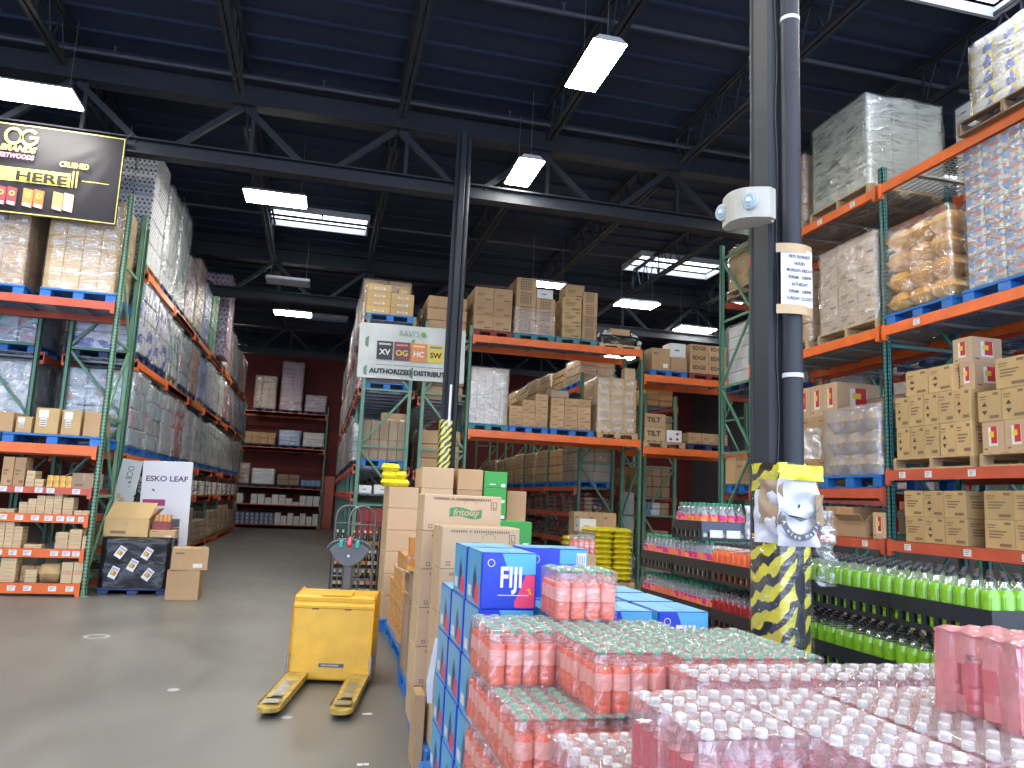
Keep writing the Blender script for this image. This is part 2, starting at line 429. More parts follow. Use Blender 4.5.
# ------------------------------------------------------------------ columns
def stripes_mat():
    m, nt, out = node_mat('hazard_stripes'); N, L = nt.nodes, nt.links
    p = N.new('ShaderNodeBsdfPrincipled'); p.inputs['Roughness'].default_value = .3
    tc = N.new('ShaderNodeTexCoord'); mp = N.new('ShaderNodeMapping'); mp.inputs['Rotation'].default_value = (.35, .8, .3)
    nz = N.new('ShaderNodeTexNoise'); nz.inputs['Scale'].default_value = 7
    wv = N.new('ShaderNodeTexWave'); wv.inputs['Scale'].default_value = 4.6; wv.inputs['Distortion'].default_value = 3.2
    wv.bands_direction = 'Z'; wv.inputs['Detail Scale'].default_value = 2.5
    L.new(tc.outputs['Object'], mp.inputs[0]); L.new(mp.outputs[0], wv.inputs['Vector'])
    cr = N.new('ShaderNodeValToRGB'); cr.color_ramp.interpolation = 'CONSTANT'
    cr.color_ramp.elements[0].color = (.02, .02, .02, 1); cr.color_ramp.elements[1].color = (.72, .66, .03, 1); cr.color_ramp.elements[1].position = .47
    L.new(wv.outputs[0], cr.inputs[0]); L.new(cr.outputs[0], p.inputs['Base Color'])
    L.new(nz.outputs[0], p.inputs['Coat Weight']); p.inputs['Coat Roughness'].default_value = .1
    L.new(p.outputs[0], out.inputs[0]); return m
HAZ = stripes_mat()
# near pillar
CLEARF = film_mat('thin_clear_film', (1, 1, 1), .03, .16, .1, 7, (1, 1, 3), .7)
t = thing('steel_pillar', 'tall dark near pillar with pipe, taped notice and hazard-striped base', 'pillar', (2.1, 3.33, 0))
obj('column', MB().cbox(-.07, .07, -.08, .08, 0, 6.55, COLM, .015).box(-.12, .12, -.14, .14, 0, .02, COLM), t)
obj('conduit', MB().tube((-.062, .088, 1.2), (-.062, .088, 6.5), .014, COLM, 8), t)
o = MB().tube((.02, -.125, .02), (.02, -.125, 6.5), .046, COLM, 20)
obj('downpipe', o, t)
cb = [(-.035, -.088, 1.3)]
for k in range(1, 40): cb.append((-.035 + .006 * math.sin(k * 1.3), -.088, 1.3 + k * .125))
obj('cable', MB().path(cb, .005, BLKPL, 5), t)
rg = obj('pipe_ring', MB().tube((.02, -.125, 2.23), (.02, -.125, 2.25), .049, M('pale_clamp', (.62, .62, .6), .5), 20), t); rg['label'] = 'pale clamp ring'
obj('pipe_ring', MB().tube((.02, -.125, 4.05), (.02, -.125, 4.07), .049, MATS['pale_clamp'], 20), t)
# hazard wrap, lumpy sleeve
def sleeve(z0, z1, rx, ry, cx, cy, mat, amp=.012, seed=0, nz=26, n=28):
    vs, fs = [], []
    for j in range(nz + 1):
        z = z0 + (z1 - z0) * j / nz
        for i in range(n):
            a = 2 * PI * i / n; c, s = math.cos(a), math.sin(a)
            e = .38
            px = rx * math.copysign(abs(c) ** e, c); py = ry * math.copysign(abs(s) ** e, s)
            d = noise.noise(Vector((px * 9 + seed, py * 9, z * 7))) * amp
            vs.append((cx + px + d * c, cy + py + d * s, z))
    for j in range(nz):
        for i in range(n): fs.append((j * n + i, j * n + (i + 1) % n, (j + 1) * n + (i + 1) % n, (j + 1) * n + i))
    return MB().add(vs, fs, mat, True)
hz = obj('hazard_wrap', sleeve(.02, 1.50, .092, .135, .008, -.03, HAZ), t); hz['label'] = 'yellow and black hazard tape wound in slanting bands'
obj('hazard_wrap', sleeve(1.70, 1.83, .09, .132, .008, -.03, HAZ, .02, 4, 6), t)
fm = obj('wrap_film', sleeve(.9, 1.80, .098, .142, .008, -.03, CLEARF, .02, 7), t); fm['label'] = 'clear film over the hazard tape'
# crumpled white bag on the pillar
def sheet(W, H, nx, nz, mat, amp, seed, thick=.002):
    vs, fs = [], []
    for j in range(nz + 1):
        for i in range(nx + 1):
            x = (i / nx - .5) * W; z = j / nz * H
            d = noise.noise(Vector((x * 14 + seed, z * 14, seed))) * amp + noise.noise(Vector((x * 40 + seed, z * 34, 3))) * amp * .3
            vs.append((x, -d, z))
    for j in range(nz):
        for i in range(nx): a = j * (nx + 1) + i; fs.append((a, a + 1, a + nx + 2, a + nx + 1))
    n = len(vs); vs += [(x, y + thick, z) for x, y, z in vs]
    fs += [tuple(n + k for k in f[::-1]) for f in fs]
    return MB().add(vs, fs, mat, True)
BAGW = M('white_bag_plastic', (.60, .60, .62), .35)
bg = thing('plastic_bag', 'crumpled white plastic bag with grey round print taped to the tall pillar', 'plastic bag', (2.105, 3.15, 1.455))
obj('bag_sheet', sheet(.205, .30, 16, 20, BAGW, .03, 2), bg)
sidebag = obj('bag_sheet', sheet(.13, .24, 10, 16, BAGW, .03, 5), bg, (-.112, .085, .01), -1.25)
GRY = M('grey_print', (.10, .105, .12), .5)
arc = MB()
for k in range(22):
    a0 = PI + .15 + k * .125 - .1; a1 = a0 + .125
    arc.add([(.0 + .075 * math.cos(a0), 0, .17 + .085 * math.sin(a0)), (.0 + .105 * math.cos(a0), 0, .17 + .115 * math.sin(a0)), (.0 + .105 * math.cos(a1), 0, .17 + .115 * math.sin(a1)), (.0 + .075 * math.cos(a1), 0, .17 + .085 * math.sin(a1))], [(0, 1, 2, 3)], GRY)
arc.add([(-.105, 0, .2), (-.07, 0, .17), (0, 0, .14), (.07, 0, .17), (.105, 0, .21), (.04, 0, .155), (-.05, 0, .16)], [(0, 1, 2, 5, 6), (2, 3, 4, 5)], GRY)
obj('round_print', arc, bg, (-.01, -.032, -.03))
for k, ch in enumerate('A nice Magic'):
    a = PI + .35 + k * .225
    lettering(ch, .024, BAGW, bg, (-.01 + .09 * math.cos(a), -.0345, .14 + .1 * math.sin(a)), tilt=a + PI / 2, bold=.0006)
BP = M('crumpled_brown_paper', (.36, .25, .15), .75)
bp = obj('brown_paper_tape', sheet(.12, .2, 10, 12, BP, .03, 9), t, (-.105, -.13, 1.55), -1.1)
bp = obj('brown_paper_tape', sheet(.05, .14, 6, 8, BP, .02, 19), t, (.1, -.2, 1.55), .25)
YB = obj('yellow_film_scrap', sheet(.22, .07, 12, 6, M('yellow_film', (.75, .7, .05), .3), .03, 12), t, (0.02, -.19, 1.75), 0)
obj('loose_film', sheet(.12, .34, 8, 14, FILM, .06, 21), t, (.17, -.15, 1.28), .4)
# notice
nt_ = thing('paper_notice', 'white opening-hours notice fixed with brown tape high on the tall pillar', 'notice', (2.12, 3.145, 2.565))
def curved(W, H, mat, r=.17, z0=0):
    vs, fs = [], []; n = 10
    for j in (0, 1):
        for i in range(n + 1):
            a = (i / n - .5) * W / r; vs.append((r * math.sin(a), r - r * math.cos(a), z0 + j * H))
    fs = [(i, i + 1, n + 2 + i, n + 1 + i) for i in range(n)]
    return MB().add(vs, fs, mat, True)
obj('paper', curved(.175, .275, WHITE), nt_)
obj('brown_tape', curved(.205, .045, TAPE, .17, .258), nt_, (-.010, -.003, 0)); obj('brown_tape', curved(.205, .045, TAPE, .17, -.04), nt_, (-.010, -.003, 0))
for k, s in enumerate(['NEW BUSINESS', 'HOURS', 'MONDAY-FRIDAY', '8:00AM - 5:00PM', 'SATURDAY', '9:00AM - 3:00PM', 'SUNDAY CLOSED']):
    lettering(s, .024, GRY, nt_, (0, -.004, .238 - k * .034), sx=.72, bold=.0002)
# emergency light
WPL = M('ivory_plastic', (.44, .415, .35), .5)
el = thing('emergency_light', 'ivory twin-head emergency light fixed to the side of the tall pillar', 'emergency light', (1.97, 3.24, 3.0))
hp = []
nseg = 12
prof = [(-.155, .0)] + [(-.15 + .30 * k / nseg, .075 * math.sin(PI * (.12 + .76 * k / nseg))) for k in range(nseg + 1)] + [(.155, .0)]
vs = [(x, -y, z) for z in (-.075, .075) for x, y in prof]; n = len(prof)
mb = MB().add(vs, [tuple(range(n)), tuple(range(n, 2 * n))[::-1]] + [(i, n + i, n + (i + 1) % n, (i + 1) % n) for i in range(n)], WPL)
hb = obj('housing', mb, el)
LENS = M('lamp_lens', (.55, .72, .78), .12, metal=.4)
for x, y in ((.075, -.062), (-.135, -.03)):
    o = MB().tube((x, y, 0), (x, y - .016, 0), .042, M('grey_lamp_ring', (.5, .52, .53), .35), 20)
    h = obj('lamp_head', o, el)
    obj('lens', MB().tube((x, y - .012, 0), (x, y - .021, 0), .03, LENS, 18).tube((x, y - .02, 0), (x, y - .026, 0), .011, WHITE, 10), h)
el.rotation_euler = (0, 0, -1.05); el.scale = (.84, 1.55, .98)
el.location = (1.905, 3.215, 3.03)
obj('mounting_plate', MB().cbox(-.1, .1, .0, .05, -.06, .06, WPL, .005), el)
# middle column
t = thing('steel_column', 'slim black middle column with yellow and black striped sleeve low down', 'column', (1.86, 12.02, 0))
obj('column', MB().cbox(-.05, .05, -.1, .1, 0, 7.58, BLACKM, .01).box(-.11, -.05, -.02, .02, 0, 7.55, BLACKM).tube((.1, 0, 0), (.1, 0, 7.5), .045, BLACKM, 12).box(-.18, .2, -.16, .16, 0, .02, BLACKM), t)
obj('striped_sleeve', sleeve(.75, 2.8, .1, .115, -.03, -.0, HAZ, .004, 3, 20), t)
obj('white_tube', MB().tube((.0, -.13, 2.7), (.0, -.13, 3.35), .02, WHITE, 8), t)

# ------------------------------------------------------------------ pallet racks
RK = {}
def frame_mesh(H, dep, col, holes=True, pw=.076):
    k = ('fr', round(H, 2), round(dep, 2), col.name, holes)
    if k in RK: return RK[k]
    o = MB()
    for y in (0, dep - .07):
        o.box(-pw / 2, pw / 2, y, y + .012, .01, H, col); o.box(-pw / 2, -pw / 2 + .01, y, y + .07, .01, H, col); o.box(pw / 2 - .01, pw / 2, y, y + .07, .01, H, col)
        o.box(-pw / 2, pw / 2, y + .058, y + .07, .01, H, col)
        o.box(-.07, .07, y - .02, y + .1, 0, .012, col)
    if holes:
        z = .1
        while z < H - .05:
            for s in (-1, 1):
                o.box(s * .02 - .008, s * .02 + .008, -.002, .001, z, z + .022, HOLE)
            for s in (-1, 1):
                o.box(s * (pw / 2) - .0015, s * (pw / 2) + .0015, .022, .042, z, z + .022, HOLE)
            z += .05
    me = o.mesh('upright_frame'); RK[k] = me; return me
def brace_mesh(dep, rise, col):
    k = ('br', round(dep, 2), round(rise, 2), col.name)
    if k in RK: return RK[k]
    me = MB().bar((0, .06, 0), (0, dep - .06, rise), .03, .04, col).mesh('brace'); RK[k] = me; return me
def beam_mesh(L, h, col):
    k = ('bm', round(L, 2), h, col.name)
    if k in RK: return RK[k]
    o = MB(); o.box(.038, L - .038, -.05, .0, -h, 0 - .03, col); o.box(.038, L - .038, -.05, -.03, -h, 0, col)
    for x0, x1 in ((.038, .05), (L - .05, L - .038)): o.box(x0, x1, -.06, .012, -h - .06, .02, col)
    o.box(.03, .085, -.064, -.05, -h - .05, .0, col); o.box(L - .085, L - .03, -.064, -.05, -h - .05, .0, col)
    me = o.mesh('beam'); RK[k] = me; return me
def deck_mesh(L, dep, near=True):
    k = ('dk', round(L, 2), round(dep, 2), near)
    if k in RK: return RK[k]
    o = MB(); st = .055 if near else .12
    n = int((dep - .02) / (.08 if near else .16))
    for i in range(n + 1):
        y = .01 + (dep - .02) * i / n; o.box(.05, L - .05, y - .004, y + .004, -.012, -.004, WIRE)
    n = int((L - .1) / st)
    for i in range(n + 1):
        x = .05 + (L - .1) * i / n; o.box(x - .004, x + .004, 0, dep, -.006, 0, WIRE)
    for i in range(4 if L > 2 else 3):
        x = L * (i + .7) / (4.4 if L > 2 else 3.4); o.box(x - .03, x + .03, .0, dep, -.04, -.012, WIRE)
    me = o.mesh('wire_deck'); RK[k] = me; return me
TAGM = M('price_card', (.78, .78, .80), .5)
def tag_mesh():
    if 'tg' in RK: return RK['tg']
    o = MB().box(-.05, .05, -.002, 0, -.035, .035, TAGM)
    for k in range(3): o.box(-.035, .03 - k * .012, -.003, -.0015, .018 - k * .018, .023 - k * .018, GRY)
    RK['tg'] = o.mesh('price_tag'); return RK['tg']
def rack(label, origin, rz, bays, dep, height, levels, colu=GREEN, colb=ORANGE, bh=.11, near=True, holes=True, frames=None, tags=None, decks=True, bcols=None, name='pallet_rack', group=None):
    """bays: lengths; levels: per bay list of beam-top heights; front plane local y=0"""
    t = thing(name, label, 'pallet rack', origin, rz, group)
    xs = [0]
    for b in bays: xs.append(xs[-1] + b)
    for i, x in enumerate(xs):
        if frames and i not in frames: continue
        Hh = height[i] if isinstance(height, (list, tuple)) else height
        f = obj('upright_frame', frame_mesh(Hh, dep, colu, holes), t, (x, 0, 0))
        z = .25; up = True
        while z + 1.15 < Hh:
            obj('brace', brace_mesh(dep, 0, colu), f, (0, 0, z))
            obj('brace', brace_mesh(dep, 1.05 if up else -1.05, colu), f, (0, 0, z + (.05 if up else 1.1)))
            z += 1.15; up = not up
        obj('brace', brace_mesh(dep, 0, colu), f, (0, 0, z))
    for bi, (x, L) in enumerate(zip(xs, bays)):
        lv = levels[bi] if isinstance(levels[0], (list, tuple)) else levels
        for li, z in enumerate(lv):
            cb = bcols[li] if bcols else colb
            hh = bh[li] if isinstance(bh, (list, tuple)) else bh
            b = obj('beam', beam_mesh(L, hh, cb), t, (x, 0, z))
            if tags and (bi, li) in tags:
                for u in tags[(bi, li)]: obj('price_tag', tag_mesh(), b, (u, -.053, -hh * .5))
            obj('beam', beam_mesh(L, hh, cb), t, (x + L, dep, z), PI)
            if decks: obj('wire_deck', deck_mesh(L, dep, near), t, (x, 0, z))
    return t

# left front rack (faces the camera), x to the left of -3.08
LFX = -6.83; LFL = 3.71
rack('green and orange rack at the left edge, full of small boxes, under the black banner', (LFX, 12.36, 0), 0, [LFL], 1.0, 5.95,
     [[.18, .65, 1.13, 1.50, 2.11, 4.24]], LGREEN, ORANGE, [.14, .12, .12, .09, .14, .12], frames=None,
     tags={(0, 0): [2.60, 2.82, 3.02, 3.33, 3.55], (0, 1): [2.6, 2.78, 2.96, 3.3, 3.45, 3.58], (0, 2): [2.45, 2.6, 2.8, 3.0, 3.17, 3.32, 3.45, 3.6], (0, 3): [2.55, 2.75, 3.0, 3.15, 3.48]},
     bcols=[ORANGE, ORANGE, ORANGE, REDOR, ORANGE, REDOR])
BL = 2.54
L_LEV = [2.06, 3.58, 5.06]
rack('long green rack lining the left aisle behind the promotional stand', (-3.07, 13.5, 0), PI / 2, [BL] * 7, 1.0, [5.75] + [5.3] * 7,
     [L_LEV] + [[.0 + .14, 1.38] + L_LEV] * 6, GREEN, ORANGE, .11, near=False, holes=False,
     bcols=None)
rack('green rack back to back with the long left aisle rack', (-4.45, 13.5, 0), PI / 2, [BL] * 7, 1.0, 5.5, [L_LEV] * 7, GREEN, REDOR, .11, near=False, holes=False)
rack('orange shelving rack across the far end of the left aisle', (-3.42, 34.9, 0), 0, [3.52], 1.05, 5.3, [[.16, 1.0, 1.72, 3.42, 4.95]], GREEN, ORANGE, .14, near=False, holes=False)
# row M (right of the left aisle) : end frame under the distributor banner
rack('green rack whose open end stands under the white distributor banner', (.66, 15.75 + 7 * BL, 0), -PI / 2, [BL] * 7, 1.0, 5.25, [[1.62, 2.16, 3.72, 5.14]] * 7, GREEN, REDOR, .1, near=False, holes=False)
rack('green rack back to back with the one under the distributor banner', (2.86, 15.75, 0), PI / 2, [BL] * 7, 1.0, 5.2, [[2.1, 3.6, 5.0]] * 7, GREEN, REDOR, .1, near=False, holes=False)
# middle rack
rack('tall orange-beamed middle rack bridging the aisle with cartons piled on top', (2.82, 15.7, 0), 0, [3.84, 2.55], 1.05, [5.0, 5.0, 5.9],
     [[3.02, 5.0], [2.89, 4.47]], GREEN, ORANGE, .15, near=True, holes=True)
rack('green rack seen end-on below the middle rack behind the yellow sacks', (5.82, 17.4 + 5 * BL, 0), -PI / 2, [BL] * 5, .9, 4.7, [[.14, .78, 1.4, 2.0, 4.42 - .05]] * 5, GREEN, REDOR, .1, near=False, holes=False)
rack('pale green rack seen end-on under the second bay of the middle rack', (8.3, 17.4, 0), PI / 2, [BL] * 4, .85, 4.3, [[.5, 1.42, 1.84, 3.3, 4.05]] * 4, LGREEN, REDOR, .1, near=False, holes=False)
# right rack
rack('large teal and orange rack along the right side stacked with wrapped pallets', (6.6, 11.12, 0), -PI / 2, [3.07, 3.07, 3.07], 1.07, [6.2, 6.0, 6.0, 6.0],
     [[.14, 1.34, 1.95, 3.92, 5.74], [.14, 1.34, 2.16, 3.92, 5.74], [.14, 1.34, 2.16, 3.92, 5.74]], TEAL, REDOR, .12, near=True, holes=True, bcols=[REDOR, REDOR, REDOR, ORANGE, ORANGE],
     tags={(0, 1): [1.5, 2.1, 2.7], (1, 1): [.35, 1.2, 1.9, 2.3], (1, 2): [.3, .7, 1.3, 2.2], (1, 3): [.6], (0, 4): [1.9, 2.6]}, frames=[1, 2, 3])
rack('teal rack standing back to back behind the right side rack', (7.95, 11.12, 0), -PI / 2, [3.07, 3.07, 3.07], 1.07, 6.0, [[3.92, 5.74]] * 3, TEAL, REDOR, .12, near=False, holes=False)
# cross rack behind the pillar
rack('green rack with its braced end frame standing just left of the tall pillar', (6.62, 11.1, 0), 0, [2.6, 2.6], 1.05, [6.25, 5.5, 5.5], [[.14, 1.9, 3.6, 5.25]] * 2, GREEN, REDOR, .11, near=True, holes=True)

# ------------------------------------------------------------------ lamps
LAMPON = M('lamp_diffuser', (1, 1, 1), .5, emit=((1, .97, .86), 46))
LAMPOFF = M('lamp_diffuser_unlit', (.55, .58, .6), .5)
LH = M('lamp_housing', (.5, .5, .5), .4)
LM = {}
def lamp(lab, cx, cy, z, along='x', L=1.1, Wd=.62, on=True, drop=1.1, slim=False):
    t = thing('ceiling_lamp', lab, 'ceiling lamp', (cx, cy, z), 0 if along == 'x' else PI / 2)
    k = (L, Wd)
    if k not in LM:
        h = MB(); h.add([(-L / 2, -Wd / 2, .0), (L / 2, -Wd / 2, 0), (L / 2, Wd / 2, 0), (-L / 2, Wd / 2, 0), (-L / 2 + .03, -Wd * .3, .09), (L / 2 - .03, -Wd * .3, .09), (L / 2 - .03, Wd * .3, .09), (-L / 2 + .03, Wd * .3, .09)],
                        [(4, 5, 6, 7), (0, 1, 5, 4), (1, 2, 6, 5), (2, 3, 7, 6), (3, 0, 4, 7)], LH)
        LM[k] = h.mesh('housing')
    obj('housing', LM[k], t)
    obj('diffuser', MB().box(-L / 2 + .015, L / 2 - .015, -Wd / 2 + .015, Wd / 2 - .015, -.02, .004, LAMPON if on else LAMPOFF), t)
    for s in (-1, 1): obj('hanger_wire', MB().tube((s * L * .4, 0, .09), (s * L * .4, 0, .09 + drop), .004, WIRE, 4, cap=False), t)
    return t
lamp('lit lamp at the left edge above the black banner', -4.35, 11.45, 6.9, 'x', 1.25)
lamp('lit lamp hanging left of centre before the first skylight', -1.2, 14.35, 6.9)
lamp('lit lamp nearest the camera, turned lengthwise beside a roof joist', 2.86, 8.4, 6.9, 'y', 1.1, .42)
lamp('lit lamp turned lengthwise just right of the middle column', 2.83, 11.7, 6.9, 'y', 1.05, .42)
lamp('lit lamp above the black bag on the middle rack', 7.78, 18.8, 6.9)
lamp('lit lamp above the white carton right of the middle rack', 10.5, 20.85, 6.9, 'x', 1.15)
lamp('lit lamp partly hidden behind the green frame beside the tall pillar', 10.55, 17.9, 6.9)
lamp('small far lit lamp over the end of the left aisle', -3.6, 30.7, 6.9)
lamp('unlit pale lamp below the first skylight', -1.2, 20.25, 6.9, on=False)
lamp('distant lit lamp just before the farthest skylight', -1.2, 23.9, 6.9)
lamp('lit lamp peeping out right of the tall pillar beside the white pallet load', 7.75, 12.1, 6.9, 'y', 1.1, .42)
lamp('lit lamp behind the cartons on top of the middle rack', 5.05, 17.9, 6.9, 'x', .95, .4)
# lamps of the same grid outside the picture
for x, y in ((-4.4, 5.2), (-1.2, 1.8), (-1.2, 7.0), (2.86, -1.2), (6.2, 1.5), (6.2, 5.2), (-7.6, 8), (9.6, 6.5), (9.6, 12), (5.1, 24), (10.5, 27), (-7.6, 20)):
    t = lamp('lit lamp of the same kind outside the picture', x, y, 7.1, 'x', 1.1); t['group'] = 'lamps outside the picture'

# ------------------------------------------------------------------ pallets, cartons, wrapped loads
GM = {}
def pallet(label, x0, x1, y0, y1, z, mat=None, kind='plastic', group=None, H=.14):
    """pallet resting on z, top at z + H"""
    mat = mat or BLUEP; W, D = x1 - x0, y1 - y0
    t = thing('pallet', label, 'pallet', ((x0 + x1) / 2, (y0 + y1) / 2, z), 0, group)
    k = ('pal', round(W, 2), round(D, 2), mat.name, kind)
    if k not in GM:
        a, b, c = MB(), MB(), MB()
        if kind == 'plastic':
            a.cbox(-W / 2, W / 2, -D / 2, D / 2, H - .035, H, mat, .006)
            for y in (-D / 2 + .08, 0, D / 2 - .08): b.cbox(-.075, .075, y - .075, y + .075, .012, H - .035, mat, .008)
            b.cbox(-.07, .07, -D / 2, D / 2, 0, .02, mat, .004)
            c = None
        else:
            n = 7
            for i in range(n):
                x = -W / 2 + .05 + (W - .1) * i / (n - 1); a.cbox(x - .045, x + .045, -D / 2, D / 2, H - .02, H, mat, .003)
            for x in (-W / 2, -.07, W / 2 - .14): b.box(x, x + .14, -.02, .02, .02, H - .045, mat)
            b.box(-W / 2, W / 2, -.02, .02, H - .05, H - .02, mat)
            for i in range(3):
                x = -W / 2 + .05 + (W - .1) * i / 2; c.cbox(x - .045, x + .045, -D / 2, D / 2, 0, .02, mat, .003)
        GM[k] = (a.mesh('top_deck'), b.mesh('runner'), c.mesh('bottom_deck') if c else None)
    a, b, c = GM[k]
    obj('top_deck', a, t)
    if c: obj('bottom_deck', c, t)
    for s in (-1, 0, 1): obj('runner' if kind == 'plastic' else 'stringer', b, t, (s * (W / 2 - .078), 0, 0) if kind == 'plastic' else (0, s * (D / 2 - .02), 0))
    return t

def prints(o, kind, W, D, H):
    F4 = ('-Y', '-X', '+X')
    if kind in ('plain', 'tape', 'golden', 'grey', 'pale', 'frito', 'white', 'green', 'lab', 'grid', 'spirit', 'red', 'writing', 'crate', 'tequila', 'brand'):
        for f in ('-Y', '+Y'):     # flap seam + tape on ends
            pass
    if kind in ('tape', 'pale', 'frito', 'plain', 'golden', 'lab', 'writing'):
        o.decal('+Z', W, D, H, 0, 1, .496, .504, SEAM)
        o.decal('+Z', W, D, H, 0, 1, .46, .54, TAPE, .0018)
        for f in ('-X', '+X'): o.decal(f, W, D, H, .46, .54, .8, 1, TAPE)
    if kind == 'frito':
        for i in range(26):
            u = .12 + i * .029; o.decal('-Y', W, D, H, u, u + (.018 if i not in (7, 9) else .003), .86, .92, INK2)
        for f in ('-Y', '-X'):
            o.decal(f, W, D, H, .07, .12, .08, .18, INK2); o.decal(f, W, D, H, .08, .11, .10, .16, CARDP, .0024)
        o.decal('-Y', W, D, H, .86, .94, .62, .84, INK2); o.decal('-Y', W, D, H, .87, .93, .64, .82, CARDP, .0024)
        o.decal('-Y', W, D, H, .885, .895, .66, .8, INK2, .003); o.decal('-Y', W, D, H, .885, .925, .66, .69, INK2, .003)
    if kind == 'tape':
        for f in F4: o.decal(f, W, D, H, .1, .34, .72, .8, INK2)
        o.decal('-Y', W, D, H, .6, .85, .12, .3, LBL)
    if kind == 'lab':
        o.decal('-Y', W, D, H, .12, .55, .62, .93, LBL); o.decal('-Y', W, D, H, .2, .5, .3, .6, LBL)
        for k in range(3): o.decal('-Y', W, D, H, .22, .48, .34 + k * .08, .37 + k * .08, INK, .0024)
    if kind == 'golden':
        o.decal('-Y', W, D, H, .3, .75, .3, .55, LBL)
        for k in range(2): o.decal('-Y', W, D, H, .35, .68, .35 + k * .1, .4 + k * .1, INK2, .0024)
    if kind == 'grid':
        for f in F4:
            for i in range(5):
                for j in range(4): o.decal(f, W, D, H, .2 + i * .12, .29 + i * .12, .12 + j * .17, .25 + j * .17, INK2)
            o.decal(f, W, D, H, .2, .8, .84, .92, INK2)
    if kind == 'writing':
        for f in F4:
            o.decal(f, W, D, H, .15, .6, .5, .56, INK2); o.decal(f, W, D, H, .15, .45, .38, .44, INK2); o.decal(f, W, D, H, .55, .9, .1, .2, INK2)
    if kind in ('tequila', 'spirit'):
        for f in F4:
            o.decal(f, W, D, H, .1, .4, .8, .84, INK2); o.decal(f, W, D, H, .1, .35, .72, .75, INK2)
            o.decal(f, W, D, H, .5, .9, .1, .2, INK2); o.decal(f, W, D, H, .68, .9, .84, .93, INK2)
            if kind == 'tequila':
                o.decal(f, W, D, H, 0, 0, 0, 0, INK, .0015, [(.18, .5), (.42, .5), (.3, .64)]); o.decal(f, W, D, H, 0, 0, 0, 0, INK, .0015, [(.18, .36), (.3, .22), (.42, .36)])
            else:
                for k in range(3): o.decal(f, W, D, H, .15, .75 - k * .1, .58 - k * .1, .63 - k * .1, INK2)
    if kind == 'red':
        for f in F4:
            o.decal(f, W, D, H, .3, .7, .22, .82, LBL); o.decal(f, W, D, H, .42, .68, .3, .84, RED, .002); o.decal(f, W, D, H, .35, .55, .5, .68, YEL, .0028)
            o.decal(f, W, D, H, .1, .25, .1, .16, INK2)
    if kind == 'green':
        o.decal('-Y', W, D, H, .75, .93, .06, .26, WHITE); o.decal('-Y', W, D, H, .25, .5, .18, .24, WHITE); o.decal('-X', W, D, H, .3, .7, .3, .4, WHITE)
    if kind == 'white':
        for f in F4: o.decal(f, W, D, H, .3, .6, .45, .55, GRY); o.decal(f, W, D, H, .1, .9, .08, .12, M('soft_grey_print', (.4, .4, .4)))
    if kind == 'cream':
        for f in F4: o.decal(f, W, D, H, .12, .88, .4, .62, M('pale_red_print', (.62, .33, .2)))
    if kind == 'reddot':
        for u, v in ((.25, .25), (.7, .25), (.7, .7)):
            o.decal('-Y', W, D, H, 0, 0, 0, 0, RED, .002, [(u - .12, v), (u, v - .15), (u + .12, v), (u, v + .15)])
    if kind == 'wrapper':
        for f in F4: o.decal(f, W, D, H, .25, .6, .3, .75, WHITE); o.decal(f, W, D, H, .32, .5, .4, .62, M('blue_print', (.03, .07, .5)), .0024)
CREAM = M('cream_carton', (.66, .53, .31), .6, rand=.1)
PAPT = M('dark_violet_blue_wrap', (.02, .025, .28), .35, rand=.15)
KM = {'plain': CARD, 'tape': CARD, 'lab': CARD2, 'golden': CARD2, 'grey': CARDD, 'pale': CARDP, 'frito': CARDP, 'grid': CARD, 'writing': CARD, 'tequila': CARD2, 'spirit': CARD2,
      'red': CARDP, 'white': WCARD, 'green': GREENC, 'cream': CREAM, 'reddot': WCARD, 'wrapper': PAPT}
def carton_mesh(kind, W, D, H, mat=None):
    W, D, H = round(W, 3), round(D, 3), round(H, 3)
    k = ('ct', kind, W, D, H, mat.name if mat else '')
    if k not in GM:
        o = MB().cbox(-W / 2, W / 2, -D / 2, D / 2, 0, H, mat or KM.get(kind, CARD), .006 if W > .15 else .003)
        prints(o, kind, W, D, H); GM[k] = o.mesh('carton')
    return GM[k]
def carton(label, x0, x1, y0, y1, z0, z1, kind='plain', rz=0, group=None, cat='carton', name='carton', mat=None):
    o = obj(name, carton_mesh(kind, x1 - x0, y1 - y0, z1 - z0, mat), None, ((x0 + x1) / 2, (y0 + y1) / 2, z0), rz)
    return tag(o, label, cat, group)
def stack(label, group, x0, x1, y0, y1, z0, H, nx, ny, nz, kind='plain', cat='carton', name='carton', jit=.006, gap=.006, hs=None, kinds=None, mat=None, side=None):
    """loose goods: every piece its own thing.  hs: rows per column (list over x); kinds: function (ix,iy,iz)->kind"""
    W, D = (x1 - x0) / nx, (y1 - y0) / ny; out = []
    for ix in range(nx):
        for iy in range(ny):
            n = hs[ix] if hs and not isinstance(hs[ix], (list, tuple)) else (hs[ix][iy] if hs else nz)
            for iz in range(n):
                kk = kinds(ix, iy, iz) if kinds else kind
                o = obj(name, carton_mesh(kk, W - gap, D - gap, H - .001, mat), None, (x0 + (ix + .5) * W + RN.uniform(-jit, jit) * .4, y0 + (iy + .5) * D + RN.uniform(-jit, jit), z0 + iz * H), RN.uniform(-jit, jit) * .8)
                tag(o, label, cat, group); out.append(o)
    return out
